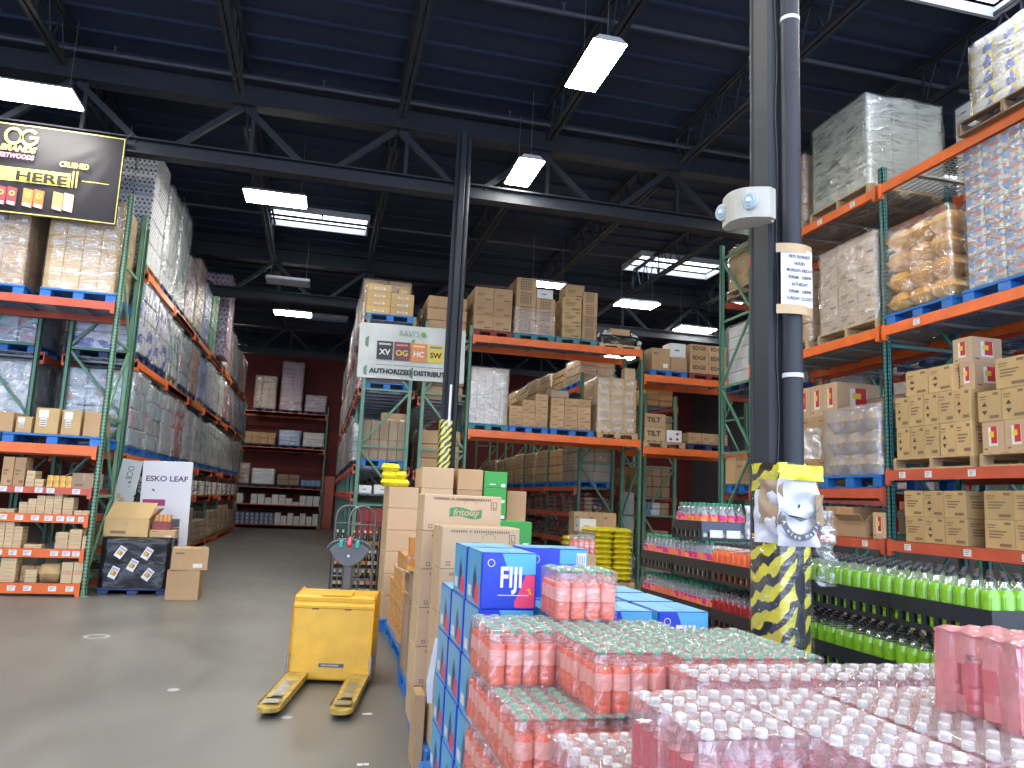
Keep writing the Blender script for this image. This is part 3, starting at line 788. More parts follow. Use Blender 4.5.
def film_mesh(W, D, H, seed=0, amp=.02, mat=None, r=.05, top=True, flare=0.0, n=9):
    mat = mat or FILM
    k = ('fm', round(W, 2), round(D, 2), round(H, 2), seed, amp, mat.name)
    if k in GM: return GM[k]
    vs, fs = [], []; per = []
    nx, ny, nz = max(3, int(W * n)), max(3, int(D * n)), max(4, int(H * n))
    for i in range(nx): per.append((-W / 2 + W * i / nx, -D / 2, 0, -1))
    for i in range(ny): per.append((W / 2, -D / 2 + D * i / ny, 1, 0))
    for i in range(nx): per.append((W / 2 - W * i / nx, D / 2, 0, 1))
    for i in range(ny): per.append((-W / 2, D / 2 - D * i / ny, -1, 0))
    m = len(per)
    for j in range(nz + 1):
        z = H * j / nz
        for x, y, a, b in per:
            d = noise.noise(Vector((x * 5 + seed * 3.1, y * 5, z * 5))) * amp + noise.noise(Vector((x * 13 + seed, y * 13, z * 9))) * amp * .4
            k2 = 1 + (flare * .1 if j == 0 else 0)
            vs.append(((x + a * max(d, -.004)) * k2, (y + b * max(d, -.004)) * k2, z))
    for j in range(nz):
        for i in range(m): fs.append((j * m + i, j * m + (i + 1) % m, (j + 1) * m + (i + 1) % m, (j + 1) * m + i))
    if top:
        b = len(vs); c0 = nz * m
        for i in range(m): x, y, z = vs[c0 + i]; vs.append((x * .9, y * .9, z + .006 + RN.uniform(0, .012)))
        vs.append((0, 0, H + .012))
        for i in range(m):
            fs.append((c0 + i, c0 + (i + 1) % m, b + (i + 1) % m, b + i)); fs.append((b + i, b + (i + 1) % m, b + m))
    me = MB().add(vs, fs, mat, True).mesh('stretch_film'); GM[k] = me; return me
def wrapped(label, x0, x1, y0, y1, z0, z1, n, kind='plain', film=None, cat='pallet load', group=None, mat=None, seed=None, amp=.02, name='wrapped_pallet_load', part='carton', shell=True, gap=.008, flare=0):
    """goods on a pallet bound in film: one thing, its cartons and film are parts"""
    W, D, H = x1 - x0, y1 - y0, z1 - z0
    t = thing(name, label, cat, ((x0 + x1) / 2, (y0 + y1) / 2, z0), 0, group)
    nx, ny, nz = n; w, d, h = W / nx, D / ny, H / nz
    me = carton_mesh(kind, w - gap, d - gap, h - .002, mat)
    for iz in range(nz):
        for ix in range(nx):
            for iy in range(ny):
                if 0 < ix < nx - 1 and 0 < iy < ny - 1 and iz < nz - 1: continue
                o = obj(part, me, t, (-W / 2 + (ix + .5) * w + RN.uniform(-.003, .003), -D / 2 + (iy + .5) * d + RN.uniform(-.003, .003), iz * h), RN.uniform(-.01, .01))
    if film is not False: obj('stretch_film', film_mesh(W + .02, D + .02, H + .01, seed if seed is not None else RN.randint(0, 6), amp, film, flare=flare), t)
    return t
def block(label, x0, x1, y0, y1, z0, z1, n, mat, film=None, cat='pallet load', group=None, name='wrapped_pallet_load', seed=None, amp=.03, wob=.0, part='packs'):
    """far load: its packs as one mesh, film as another"""
    W, D, H = round(x1 - x0, 2), round(y1 - y0, 2), z1 - z0
    t = thing(name, label, cat, ((x0 + x1) / 2, (y0 + y1) / 2, z0), 0, group)
    nx, ny, nz = n; w, d, h = W / nx, D / ny, H / nz; o = MB()
    mats = mat if isinstance(mat, (list, tuple)) else [mat]
    for iz in range(nz):
        for ix in range(nx):
            for iy in range(ny):
                if 0 < ix < nx - 1 and 0 < iy < ny - 1 and 0 < iz < nz - 1: continue
                j = RN.uniform(-.008, .008)
                o.cbox(-W / 2 + ix * w + .005 + j, -W / 2 + (ix + 1) * w - .005 + j, -D / 2 + iy * d + .005, -D / 2 + (iy + 1) * d - .005 + j, iz * h, (iz + 1) * h - .006, mats[(ix + iy * 2 + iz * 3) % len(mats)], .02)
    obj(part, o, t)
    if film is not False: obj('stretch_film', film_mesh(W + .04, D + .04, H + .015, seed if seed is not None else RN.randint(0, 3), amp, film), t)
    return t

# ------------------------------------------------------------------ packaging materials of the wrapped loads
LATT = grid_mat('grey_lattice_print', (.58, .59, .62), (.06, .06, .07), 19)
SILV = speckle_mat('silver_packs', [(.55, .58, .58), (.42, .46, .45), (.65, .66, .62), (.30, .36, .38)], 7, .4, (1, 1, .6))
TEALS = speckle_mat('teal_white_packs', [(.55, .6, .58), (.12, .27, .27), (.5, .55, .5), (.3, .42, .42)], 8, .4, (1, 1, .5))
PINKB = speckle_mat('pinkish_packs', [(.42, .30, .30), (.5, .4, .42), (.34, .2, .22), (.5, .46, .45)], 9, .4)
BRPK = speckle_mat('brown_pink_packs', [(.42, .26, .18), (.5, .34, .25), (.35, .2, .16)], 8, .4)
BLUK = speckle_mat('light_blue_packs', [(.18, .3, .6), (.35, .45, .65), (.2, .25, .5)], 8, .4)
GRNK = speckle_mat('green_packs', [(.06, .4, .15), (.1, .5, .22), (.3, .5, .3)], 8, .4)
PURP = grid_mat('mauve_lattice_print', (.42, .26, .38), (.12, .05, .10), 11)
BLUW = speckle_mat('blue_white_towel_packs', [(.5, .52, .62), (.03, .04, .35), (.55, .56, .6), (.4, .42, .55)], 7, .35)
FIJK = speckle_mat('aqua_and_red_water_cases', [(.28, .42, .47), (.33, .40, .46), (.40, .22, .24), (.32, .45, .48), (.36, .42, .48)], 9, .4)
WATK = speckle_mat('pale_water_cases', [(.42, .48, .54), (.5, .54, .58), (.36, .42, .5), (.5, .42, .44)], 10, .35)
REDK = speckle_mat('red_grey_cases', [(.45, .08, .10), (.42, .44, .48), (.5, .15, .15), (.46, .48, .5)], 8, .4)
CANK = speckle_mat('mixed_drink_cans', [(.15, .25, .5), (.45, .16, .10), (.3, .32, .34), (.5, .5, .45), (.12, .22, .22), (.36, .38, .36)], 12, .35, (1, 1, 1.6))
BLUC = speckle_mat('blue_yellow_packs', [(.05, .08, .5), (.5, .5, .55), (.6, .45, .1), (.35, .4, .5)], 9, .35)
YELB = M('amber_bag_film', (.68, .33, .03), .35, nscale=9, namt=.25, rand=.08)
MIXB = speckle_mat('crumpled_bags', [(.55, .42, .26), (.42, .3, .32), (.55, .32, .08), (.5, .47, .42), (.28, .25, .38)], 16, .35)
FIJB = M('deep_blue_carton', (.015, .05, .52), .3)
FIJL = M('light_blue_carton', (.09, .40, .66), .35)
PINKF = M('pink_flower_print', (.75, .06, .16), .4)
DKB = M('night_blue_print', (.02, .05, .22), .4)

# ------------------------------------------------------------------ left front rack
Y0 = 12.34
pallet('blue pallet under the wrapped cartons beside the green upright, left front rack', -4.18, -3.15, Y0, Y0 + 1.0, 4.24)
wrapped('film-wrapped block of brown cartons on a blue pallet, directly below the black banner corner', -4.17, -3.2, Y0 + .03, Y0 + .98, 4.38, 5.82, (4, 3, 7), 'golden', FILM, seed=1)
pallet('blue pallet cut by the left picture edge, top beam of the front rack', -5.4, -4.38, Y0, Y0 + 1.0, 4.24)
wrapped('film-wrapped cartons with orange tape bands on the top beam at the left picture edge', -5.35, -4.42, Y0 + .03, Y0 + .98, 4.38, 5.6, (3, 3, 4), 'tape', FILM, seed=2)
pallet('blue plastic pallet carrying five brown cartons on the second beam of the left front rack', -4.4, -3.12, Y0, Y0 + 1.0, 2.11)
pallet('blue plastic pallet at the left picture edge on the second beam of the front rack', -5.7, -4.42, Y0, Y0 + 1.0, 2.11)
carton('plain brown carton at the right end of the blue pallet beside the green upright', -3.38, -3.13, Y0 + .02, Y0 + .42, 2.25, 2.61, 'plain')
carton('brown carton with a yellow and white label, second from the green upright', -3.67, -3.42, Y0 + .02, Y0 + .42, 2.25, 2.61, 'lab')
carton('wide brown carton with two white labels in the middle of the blue pallet', -4.01, -3.71, Y0 + .02, Y0 + .5, 2.25, 2.62, 'lab')
carton('short brown carton with a white label on the blue pallet', -4.25, -4.05, Y0 + .02, Y0 + .42, 2.25, 2.48, 'lab')
carton('brown carton cut by the left picture edge on the second beam', -4.62, -4.29, Y0 + .02, Y0 + .5, 2.25, 2.53, 'plain')
# shelf at 1.50
carton('tall narrow brown carton with emblem, left of the pair on the red shelf', -4.34, -4.2, Y0 + .02, Y0 + .3, 1.5, 1.9, 'writing')
carton('tall narrow brown carton with emblem, right of the pair on the red shelf', -4.19, -4.05, Y0 + .02, Y0 + .3, 1.5, 1.9, 'writing')
stack('low brown carton beside the tall narrow cartons on the red shelf', 'low cartons on the red shelf', -4.03, -3.8, Y0 + .02, Y0 + .3, 1.5, .11, 2, 1, 2, 'cream', hs=[2, 1])
stack('orange striped packet on the red shelf', 'orange packets on the red shelf', -3.76, -3.44, Y0 + .02, Y0 + .3, 1.5, .085, 4, 1, 2, 'plain', cat='packet', name='packet', mat=M('orange_striped_wrap', (.72, .42, .10), .5, nscale=20, namt=.3))
def open_box(label, x0, x1, y0, y1, z0, H, mat=CARD2, flaps=(1, 1, 1, 1), rz=0, fl=.12, ang=.9, cat='carton', name='open_carton'):
    W, D = x1 - x0, y1 - y0; t = thing(name, label, cat, ((x0 + x1) / 2, (y0 + y1) / 2, z0), rz)
    o = MB(); w = .006
    o.box(-W / 2, W / 2, -D / 2, D / 2, 0, w, mat); o.box(-W / 2, W / 2, -D / 2, -D / 2 + w, w, H, mat); o.box(-W / 2, W / 2, D / 2 - w, D / 2, w, H, mat)
    o.box(-W / 2, -W / 2 + w, -D / 2 + w, D / 2 - w, w, H, mat); o.box(W / 2 - w, W / 2, -D / 2 + w, D / 2 - w, w, H, mat)
    o.decal('-Y', W, D, H, .15, .5, .15, .3, INK2); o.decal('-Y', W, D, H, .47, .53, .55, 1, TAPE)
    obj('body', o, t)
    for i, (f, pos, ax) in enumerate(zip(flaps, ((0, -D / 2, H), (W / 2, 0, H), (0, D / 2, H), (-W / 2, 0, H)), (0, 1, 2, 3))):
        if not f: continue
        L = W if ax in (0, 2) else D
        fo = obj('flap', MB().box(-L / 2, L / 2, -fl, 0, -.003, .003, mat), t, pos)
        fo.rotation_euler = Matrix.Rotation(ax * PI / 2, 3, 'Z').to_euler()
        fo.matrix_local = Matrix.Translation(pos) @ Matrix.Rotation(ax * PI / 2, 4, 'Z') @ Matrix.Rotation(-ang * f, 4, 'X')
    return t
ob = open_box('open grey-brown box filled with loose packets at the right end of the red shelf', -3.44, -3.13, Y0 + .02, Y0 + .4, 1.5, .22, CARDD, (0, 0, -1.6, -.5))
for i in range(10):
    o = obj('packet', carton_mesh('cream', .06, .05, .16), None, (-3.4 + (i % 5) * .055, Y0 + .12 + (i // 5) * .12, 1.51), RN.uniform(-.4, .4)); o.rotation_euler[1] = RN.uniform(-.25, .25); o.location.z = 1.53
    tag(o, 'small packet standing in the open box at the end of the red shelf', 'packet', 'packets in the open box')
# shelf 1.13 / .65 / .18 : many small cream boxes
sb = 'small cream box stacked on the '
stack(sb + 'shelf above the two lower orange beams, main pile', 'cream boxes in the wide pile', -4.07, -3.53, Y0 + .02, Y0 + .26, 1.13, .05, 5, 1, 5, 'cream', hs=[3, 4, 5, 5, 6], cat='box', name='small_box')
stack(sb + 'tall stack right of the wide pile', 'cream boxes right of the wide pile', -3.52, -3.38, Y0 + .02, Y0 + .26, 1.13, .047, 1, 1, 5, 'cream', cat='box', name='small_box')
stack('flat cream box lying by the green upright on the third shelf', 'flat boxes by the upright', -3.36, -3.13, Y0 + .02, Y0 + .2, 1.13, .06, 2, 1, 1, 'cream', cat='box', name='small_box')
stack('flat cream box at the left picture edge on the third shelf', 'flat boxes at the left edge', -4.5, -4.12, Y0 + .02, Y0 + .2, 1.13, .05, 3, 1, 1, 'cream', cat='box', name='small_box')
stack('small cream box in the pile at the left edge of the fourth shelf', 'cream boxes left on the fourth shelf', -4.42, -3.98, Y0 + .02, Y0 + .26, .65, .058, 4, 1, 5, 'cream', hs=[5, 6, 6, 5], cat='box', name='small_box')
stack('low cream box in the middle of the fourth shelf', 'low cream boxes on the fourth shelf', -3.95, -3.72, Y0 + .02, Y0 + .2, .65, .05, 2, 1, 1, 'cream', cat='box', name='small_box')
stack('small cream box stacked right on the fourth shelf', 'cream boxes right on the fourth shelf', -3.56, -3.22, Y0 + .02, Y0 + .26, .65, .046, 2, 1, 5, 'cream', hs=[5, 6], cat='box', name='small_box')
stack('small cream box by the upright on the fourth shelf', 'cream boxes by the upright, fourth shelf', -3.21, -3.12, Y0 + .02, Y0 + .26, .65, .045, 1, 1, 4, 'cream', cat='box', name='small_box')
stack('small cream box in the leftmost stack of the bottom shelf', 'cream boxes left on the bottom shelf', -4.2, -4.0, Y0 + .02, Y0 + .26, .18, .055, 1, 1, 5, 'cream', hs=[6], cat='box', name='small_box')
stack('brown narrow box at the back of the bottom shelf', 'narrow boxes on the bottom shelf', -3.98, -3.72, Y0 + .15, Y0 + .4, .18, .22, 3, 1, 1, 'writing', cat='box', name='small_box')
stack('small cream box in the short stack before the paper sack, bottom shelf', 'cream boxes by the paper sack', -3.88, -3.73, Y0 + .02, Y0 + .22, .18, .045, 1, 1, 4, 'cream', cat='box', name='small_box')
stack('upright cream box with red lettering at the right end of the bottom shelf', 'upright boxes on the bottom shelf', -3.43, -3.13, Y0 + .02, Y0 + .3, .18, .29, 2, 1, 1, 'cream', cat='box', name='small_box')
def sack(label, x0, x1, y0, y1, z0, z1, mat, cat='sack', name='sack', group=None, rz=0, key=None):
    W, D, H = round(x1 - x0, 2), round(y1 - y0, 2), round(z1 - z0, 2)
    k = ('sk', W, D, H, mat.name)
    if k not in GM:
        vs, fs = [], []; nx, ny = 8, 6
        for s in (-1, 1):
            for j in range(ny + 1):
                for i in range(nx + 1):
                    u, v = i / nx * 2 - 1, j / ny * 2 - 1
                    h = (1 - abs(u) ** 10) ** .5 * (1 - abs(v) ** 8) ** .5
                    d = noise.noise(Vector((u * 3, v * 3, s * 2.0 + W))) * .01
                    vs.append((u * W / 2, v * D / 2, H / 2 + s * (h * H / 2 * .98 + .0) + (d if h > .05 else 0)))
        m = (nx + 1) * (ny + 1)
        for j in range(ny):
            for i in range(nx):
                a = j * (nx + 1) + i; q = (a, a + 1, a + nx + 2, a + nx + 1); fs.append(tuple(m + t for t in q)); fs.append(q[::-1])
        GM[k] = MB().add(vs, fs, mat, True).mesh('sack')
    return tag(obj(name, GM[k], None, ((x0 + x1) / 2, (y0 + y1) / 2, z0), rz), label, cat, group)
PAPK = M('kraft_paper_sack', (.55, .38, .18), .7, nscale=8, namt=.15, bump=.3, bscale=14)
sack('crumpled kraft paper sack lying on the bottom shelf of the left front rack', -3.73, -3.44, Y0 + .02, Y0 + .35, .18, .44, PAPK)
# loads of the aisle rack seen through the front rack
def L_pal(y, z, lab, mat=NAVYP, kind='plastic', x0=-4.05, x1=-3.04):
    pallet(lab, x0, x1, y, y + 1.06, z, mat, kind)
ordn = ['first', 'second', 'third', 'fourth', 'fifth', 'sixth', 'seventh', 'eighth', 'ninth', 'tenth', 'eleventh', 'twelfth', 'thirteenth', 'fourteenth']
TOPL = [(LATT, 'grey lattice-printed paper rolls', 2.15, False, 'a'), (SILV, 'tall silver-wrapped paper packs', 2.0, FILMW, 'b'), (TEALS, 'tall pale packs with teal stripes', 2.1, FILMW, 'c'), (PINKB, 'pinkish wrapped packs', 1.45, FILM, 'd'),
        (BRPK, 'brownish pink wrapped packs', 1.75, FILM, 'e'), (BLUK, 'light blue wrapped packs', 1.5, FILM, 'f'), (GRNK, 'bright green wrapped packs', 1.75, FILM, 'g'), (PURP, 'tall mauve lattice-printed packs', 2.45, FILM, 'h'),
        (SILV, 'silver wrapped packs', 1.3, FILM, 'i'), (BRPK, 'brown wrapped packs', 1.5, FILM, 'j'), (WATK, 'pale wrapped cases', 1.5, FILM, 'k'), (SILV, 'silvery wrapped cases', 1.3, FILMW, 'l'), (PINKB, 'pink wrapped cases', 1.4, FILM, 'm'), (BRPK, 'tan wrapped cases', 1.3, FILM, 'n')]
MIDL = [(BLUW, 'blue and white towel packs', 1.30, FILM), (BLUW, 'violet-blue striped packs', 1.25, FILM), (TEALS, 'teal banded packs with a white panel', 1.2, FILM), (FIJK, 'light blue packs', 1.15, FILM), (BRPK, 'tan packs', 1.2, FILM), (BLUK, 'sky blue packs', 1.1, FILM),
        (WATK, 'silvery water cases', 1.2, FILMW), (WATK, 'greyish cases', 1.15, FILM), (SILV, 'white cases', 1.2, FILM), (REDK, 'grey cases with red print', 1.2, FILM), (PINKB, 'rosy cases', 1.2, FILM), (WATK, 'pale cases', 1.15, FILM), (FIJK, 'aqua cases', 1.15, FILM), (BLUK, 'clear blue cases', 1.1, FILM)]
LOWL = [(FIJK, 'aqua and red water cases', 1.33, FILM), (FIJK, 'aqua and grey water cases', 1.25, FILM), (WATK, 'grey water cases', 1.28, FILM), (REDK, 'red and silver cases', 1.3, FILM), (WATK, 'silver cases', 1.2, FILMW), (SILV, 'white and red cases', 1.2, FILM), (TEALS, 'pale cases', 1.15, FILM),
        (WATK, 'clear water cases', 1.25, FILM), (SILV, 'silver cases', 1.2, FILM), (WATK, 'grey cases', 1.2, FILM), (SILV, 'loosely wrapped pale cases', 1.15, FILMW), (WATK, 'greyish cases', 1.1, FILM), (SILV, 'silver cases', 1.15, FILM), (WATK, 'pale grey cases', 1.2, FILM)]
for lev, (zz, arr, nm) in enumerate(((5.06, TOPL, 'top'), (3.58, MIDL, 'middle'), (2.06, LOWL, 'lower'))):
    for i, d in enumerate(arr):
        y = 13.56 + i * 1.27; pm = (NAVYP, 'plastic') if (i * 7 + lev) % 3 else (WOOD, 'wood')
        if lev == 2: pm = (BLUEP, 'plastic')
        ext = .42 if i == 3 and lev == 0 else 0
        pallet('%s pallet under the %s load, %s level, left aisle rack' % ('wooden' if pm[1] == 'wood' else 'blue', ordn[i], nm), -4.05, -3.05, y, y + 1.1, zz, pm[0], pm[1])
        ny, nz = (2, max(3, int(d[2] / .28)))
        if i == 0 and lev == 0: nz = 5
        block('%s, %s load on the %s level, left aisle rack' % (d[1], ordn[i], nm), -4.1, (-2.84 if (i == 7 and lev == 0) else -3.08 + .05 * (lev > 0)), y + .02, y + 1.08, zz + .14, zz + .14 + d[2] - .12, (3, 3 if i < 5 else 2, nz), d[0], d[3])
for i in range(6):
    y = 16.1 + i * 2.54
    for j in (0, 1):
        k = 2 * i + j
        pallet('flat wooden pallet on the lowest beam, %s floor load along the left aisle' % ordn[k], -4.05, -3.05, y + .04 + j * 1.25, y + 1.1 + j * 1.25, .14, WOOD, 'wood', H=.1)
        block('block of brown cartons at floor level, %s floor load along the left aisle' % ordn[k], -4.02, -3.0, y + .06 + j * 1.25, y + 1.08 + j * 1.25, .24, .24 + (.62, .85, .5, .7, .8, .6)[i], (3, 3, 3), CARDD, False)
        block('small grey canned goods cases, %s group, waist-high shelf of the left aisle' % ordn[k], -4.02, -3.05, y + .06 + j * 1.25, y + 1.1 + j * 1.25, 1.38, 1.38 + .38, (3, 4, 3), [SILV, CARDD, WCARD], False, name='case_group', cat='cases')
# rack behind (back to back) as seen through the front rack
for i in range(3):
    y = 13.56 + i * 1.27
    for zz, lab, mt, H, fl in ((2.06, 'pale cloudy-wrapped load', SILV, 1.25, FILMW), (3.58, 'aqua and red water cases, film-wrapped', FIJK, 1.0, FILM)):
        pallet('blue pallet of the %s load deep behind the left front rack, level %s' % (ordn[i], 'three' if zz > 3 else 'two'), -5.5, -4.5, y, y + 1.1, zz)
        block('%s, %s deep behind the left front rack' % (lab, ordn[i]), -5.45, -4.52, y + .02, y + 1.08, zz + .14, zz + .14 + H, (3, 3, 4), mt, fl)

# ------------------------------------------------------------------ black banner
BAN = M('black_banner_vinyl', (.012, .010, .016), .5, spec=.25, bump=.0)
GOLD = M('banner_yellow_ink', (.72, .60, .09), .45)
GOLDD = M('banner_gold_ink', (.55, .47, .12), .45)
MAU = M('banner_mauve_ink', (.5, .18, .3), .5)
bt = thing('vinyl_banner', 'black vinyl banner with yellow lettering hanging above the left front rack', 'banner', (-3.23, 12.16, 5.36))
def ban_pt(u, v):          # u 0..1 from right to left, v 0..1 bottom to top
    x = -u * 3.6; z = v * 1.37
    f = 0
    for k, (a, wd) in enumerate(((.55, .09), (.85, .07), (1.15, .05))):
        dx, dz = -x, 1.37 - z; ang = math.atan2(dz, dx + 1e-4)
        f += .017 * math.exp(-((ang - a) / wd) ** 2) * min(1, math.hypot(dx, dz) / .5) * max(0, 1 - math.hypot(dx, dz) / 2.0)
    return (x, -f + .015 * math.sin(x * 2.1), z)
vs = [ban_pt(i / 60, j / 24) for j in range(25) for i in range(61)]
fs = [(j * 61 + i, (j + 1) * 61 + i, (j + 1) * 61 + i + 1, j * 61 + i + 1) for j in range(24) for i in range(60)]
obj('vinyl', MB().add(vs, fs, BAN, True), bt)
def ban_strip(u0, u1, v0, v1, mat, nm, n=40, off=.006):
    vs = []
    for i in range(n + 1):
        for v in (v0, v1):
            p = ban_pt(u0 + (u1 - u0) * i / n, v); vs.append((p[0], p[1] - off, p[2]))
    return obj(nm, MB().add(vs, [(2 * i, 2 * i + 1, 2 * i + 3, 2 * i + 2) for i in range(n)], mat, True), bt)
ban_strip(.004, 1, .982, .992, GOLDD, 'border_stripe'); ban_strip(.004, 1, .012, .024, GOLDD, 'border_stripe')
ban_strip(.004, .0075, .012, .992, GOLDD, 'border_stripe', 1)
ban_strip(.188, 1, .36, .51, GOLD, 'yellow_band'); ban_strip(.174, .180, .36, .54, GOLD, 'yellow_band', 2, .03); ban_strip(.160, .166, .36, .54, GOLD, 'yellow_band', 2, .03)
ban_strip(.045, .145, .445, .453, GOLD, 'yellow_line', 6)
lettering('HERE', .195, BAN, bt, (-1.05, -.05, .565), bold=.007, sx=1.5); lettering('SOLD', .195, BAN, bt, (-1.98, -.05, .565), bold=.007, sx=1.5)
o = MB()
def ring(o, cx, cz, rx, rz, w, m, a0=0, a1=2 * PI, n=40, y=-.03):
    vs = []
    for i in range(n + 1):
        a = a0 + (a1 - a0) * i / n
        vs += [(cx + rx * math.cos(a), y, cz + rz * math.sin(a)), (cx + (rx + w) * math.cos(a), y, cz + (rz + w) * math.sin(a))]
    o.add(vs, [(2 * i, 2 * i + 1, 2 * i + 3, 2 * i + 2) for i in range(n)], m)
ring(o, -1.49, 1.165, .085, .095, .036, GOLD); ring(o, -1.28, 1.165, .085, .095, .036, GOLD, .75, 2 * PI - .05)
o.add([(-1.28, -.032, 1.15), (-1.16, -.032, 1.15), (-1.16, -.032, 1.19), (-1.28, -.032, 1.19)], [(0, 1, 2, 3)], GOLD)
obj('emblem', o, bt)
lettering('BRANDS', .12, GOLD, bt, (-1.41, -.05, .97), bold=.004, sx=1.0, shear=.3)
lettering('SWEETWOODS', .095, MAU, bt, (-1.47, -.05, .855), bold=.003, sx=.85, shear=.2)
lettering('CRUSHED', .11, GOLD, bt, (-.64, -.055, .82), bold=.002, sx=.8)
for k, (x, c1, c2) in enumerate(((-1.61, (.28, .03, .05), (.2, .03, .05)), (-1.26, (.7, .16, .04), (.55, .13, .03)), (-.87, (.75, .3, .1), (.75, .42, .3)))):
    o = MB(); m1, m2 = M('pouch_print_%s' % 'abc'[k], c1, .5), M('pouch_back_%s' % 'abc'[k], c2, .5)
    for dx, m_ in ((0, m1), (.142, m2)):
        o.add([(x + dx, -.034, .14), (x + dx + .13, -.034, .11), (x + dx + .13, -.034, .38), (x + dx, -.034, .4)], [(0, 1, 2, 3)], m_)
        ring(o, x + dx + .065, .30, .024, .024, .014, GOLD, n=12, y=-.037)
        o.add([(x + dx + .02, -.037, .135), (x + dx + .115, -.037, .12), (x + dx + .115, -.037, .17), (x + dx + .02, -.037, .18)], [(0, 1, 2, 3)], WHITE)
    obj('product_picture', o, bt)
obj('tie_cord', MB().path([(-.01, 0, 1.36), (.05, .03, 1.48), (.02, .1, 1.62)], .006, WIRE, 5), bt)
obj('tie_cord', MB().path([(-3.59, 0, 1.36), (-3.6, .08, 1.62)], .006, WIRE, 5), bt)

# ------------------------------------------------------------------ black-wrapped pallet and promotional stand
BW = M('black_stretch_wrap', (.012, .012, .014), .22, bump=.9, bscale=7)
pallet('dark pallet under the black-wrapped load beside the left front rack', -3.01, -2.06, 12.62, 13.3, 0, NAVYP, 'plastic', H=.1)
t = thing('black_wrapped_load', 'block wrapped in black film with small flyers stuck on it, beside the left front rack', 'pallet load', (-2.54, 12.95, .1))
obj('black_wrap', film_mesh(.93, .66, .71, 3, .03, BW, n=14), t)
fl = MB().box(-.055, .055, -.002, 0, -.085, .085, WHITE); fl.box(-.045, .045, -.003, -.002, .035, .065, M('mauve_flyer_print', (.45, .35, .5), .5)).box(-.04, .035, -.003, -.002, -.04, .02, M('brown_flyer_print', (.35, .2, .08), .5)).box(-.03, .0, -.0035, -.003, -.03, .01, YEL)
fm_ = fl.mesh('flyer')
for x, z, a in ((-.2, .51, .55), (.16, .50, .5), (-.02, .33, .45), (-.26, .22, .4), (.20, .2, .6)):
    o = obj('flyer', fm_, t, (x, -.365, z)); o.rotation_euler = (0, a, 0)
for y, z in ((-.15, .52), (.05, .5), (-.1, .25)):
    o = obj('flyer', fm_, t, (.5, y, z)); o.rotation_euler = (0, .15, PI / 2)
t = open_box('large golden-brown carton with its front flap folded down on the black-wrapped load', -3.02, -2.42, 12.66, 13.1, .83, .27, CARD2, (0, 0, 0, 0))
obj('flap', MB().add([(-.3, -.18, .27), (.3, -.18, .27), (.36, -.02, .5), (-.24, -.02, .5), (-.3, -.176, .27), (.3, -.176, .27), (.36, -.016, .5), (-.24, -.016, .5)], [(0, 1, 2, 3), (7, 6, 5, 4), (0, 4, 5, 1), (1, 5, 6, 2), (2, 6, 7, 3), (3, 7, 4, 0)], CARD2), t)
obj('flap', MB().add([(.3, -.18, .27), (.3, .2, .27), (.42, .2, .42), (.42, -.18, .42)], [(0, 1, 2, 3)], CARD2), t)
carton('low brown box with a white label on the right of the black-wrapped load', -2.40, -2.04, 12.68, 13.0, .83, .94, 'tape')
carton('small display box of orange packets on the low brown box', -2.38, -2.12, 12.74, 12.95, .94, 1.06, 'reddot', mat=M('dark_red_display_box', (.2, .05, .05), .5), cat='display box', name='display_box')
stack('small orange packet standing in the display box on the black load', 'orange packets on the display box', -2.36, -2.14, 12.78, 12.92, 1.06, .1, 4, 1, 1, 'plain', cat='packet', name='packet', mat=M('orange_packet', (.7, .3, .08), .45))
PST = M('white_poster_board', (.72, .70, .73), .45)
t = thing('promotional_stand', 'tall white board reading ESKO LEAF beside the black-wrapped load', 'display board', (-2.32, 13.38, 0), rot=(0, -.022, 0))
obj('board', MB().cbox(-.37, .37, -.02, .02, .0, 1.98, PST, .006).box(-.3, .3, .02, .25, 0, .03, BLKPL), t)
lettering('ESKO LEAF', .115, M('dark_violet_lettering', (.09, .07, .13), .5), t, (.0, -.022, 1.70), bold=.003, sx=1.12)
o = MB().box(-.33, .0, -.024, -.02, 1.28, 1.38, M('magenta_print', (.35, .03, .12), .5)).box(-.33, -.08, -.024, -.02, 1.02, 1.24, M('peach_print', (.72, .45, .3), .5)).box(.02, .24, -.024, -.02, .95, 1.08, M('slate_print', (.1, .11, .14), .5)).box(.14, .24, -.024, -.02, .72, .94, M('slate_print', (.1, .11, .14), .5))
obj('printed_picture', o, t)
t = thing('leaning_poster', 'narrow grey poster with a leaf picture leaning behind the green upright', 'poster', (-3.0, 13.36, 1.0), rot=(0, .12, 0))
obj('board', MB().cbox(-.15, .15, -.008, .008, 0, .98, M('grey_poster', (.5, .52, .52), .5), .003), t)
o = MB()
for k in range(7): ring(o, -.08 + .03 * (k % 3), .1 + .05 * k, .01, .02, .02, M('ochre_leaf_print', (.42, .3, .12), .5), n=10, y=-.011)
obj('leaf_print', o, t)
lettering('OCB', .13, M('dark_poster_ink', (.08, .1, .1), .5), t, (0, -.0095, .78), sx=.8, tilt=-PI / 2)
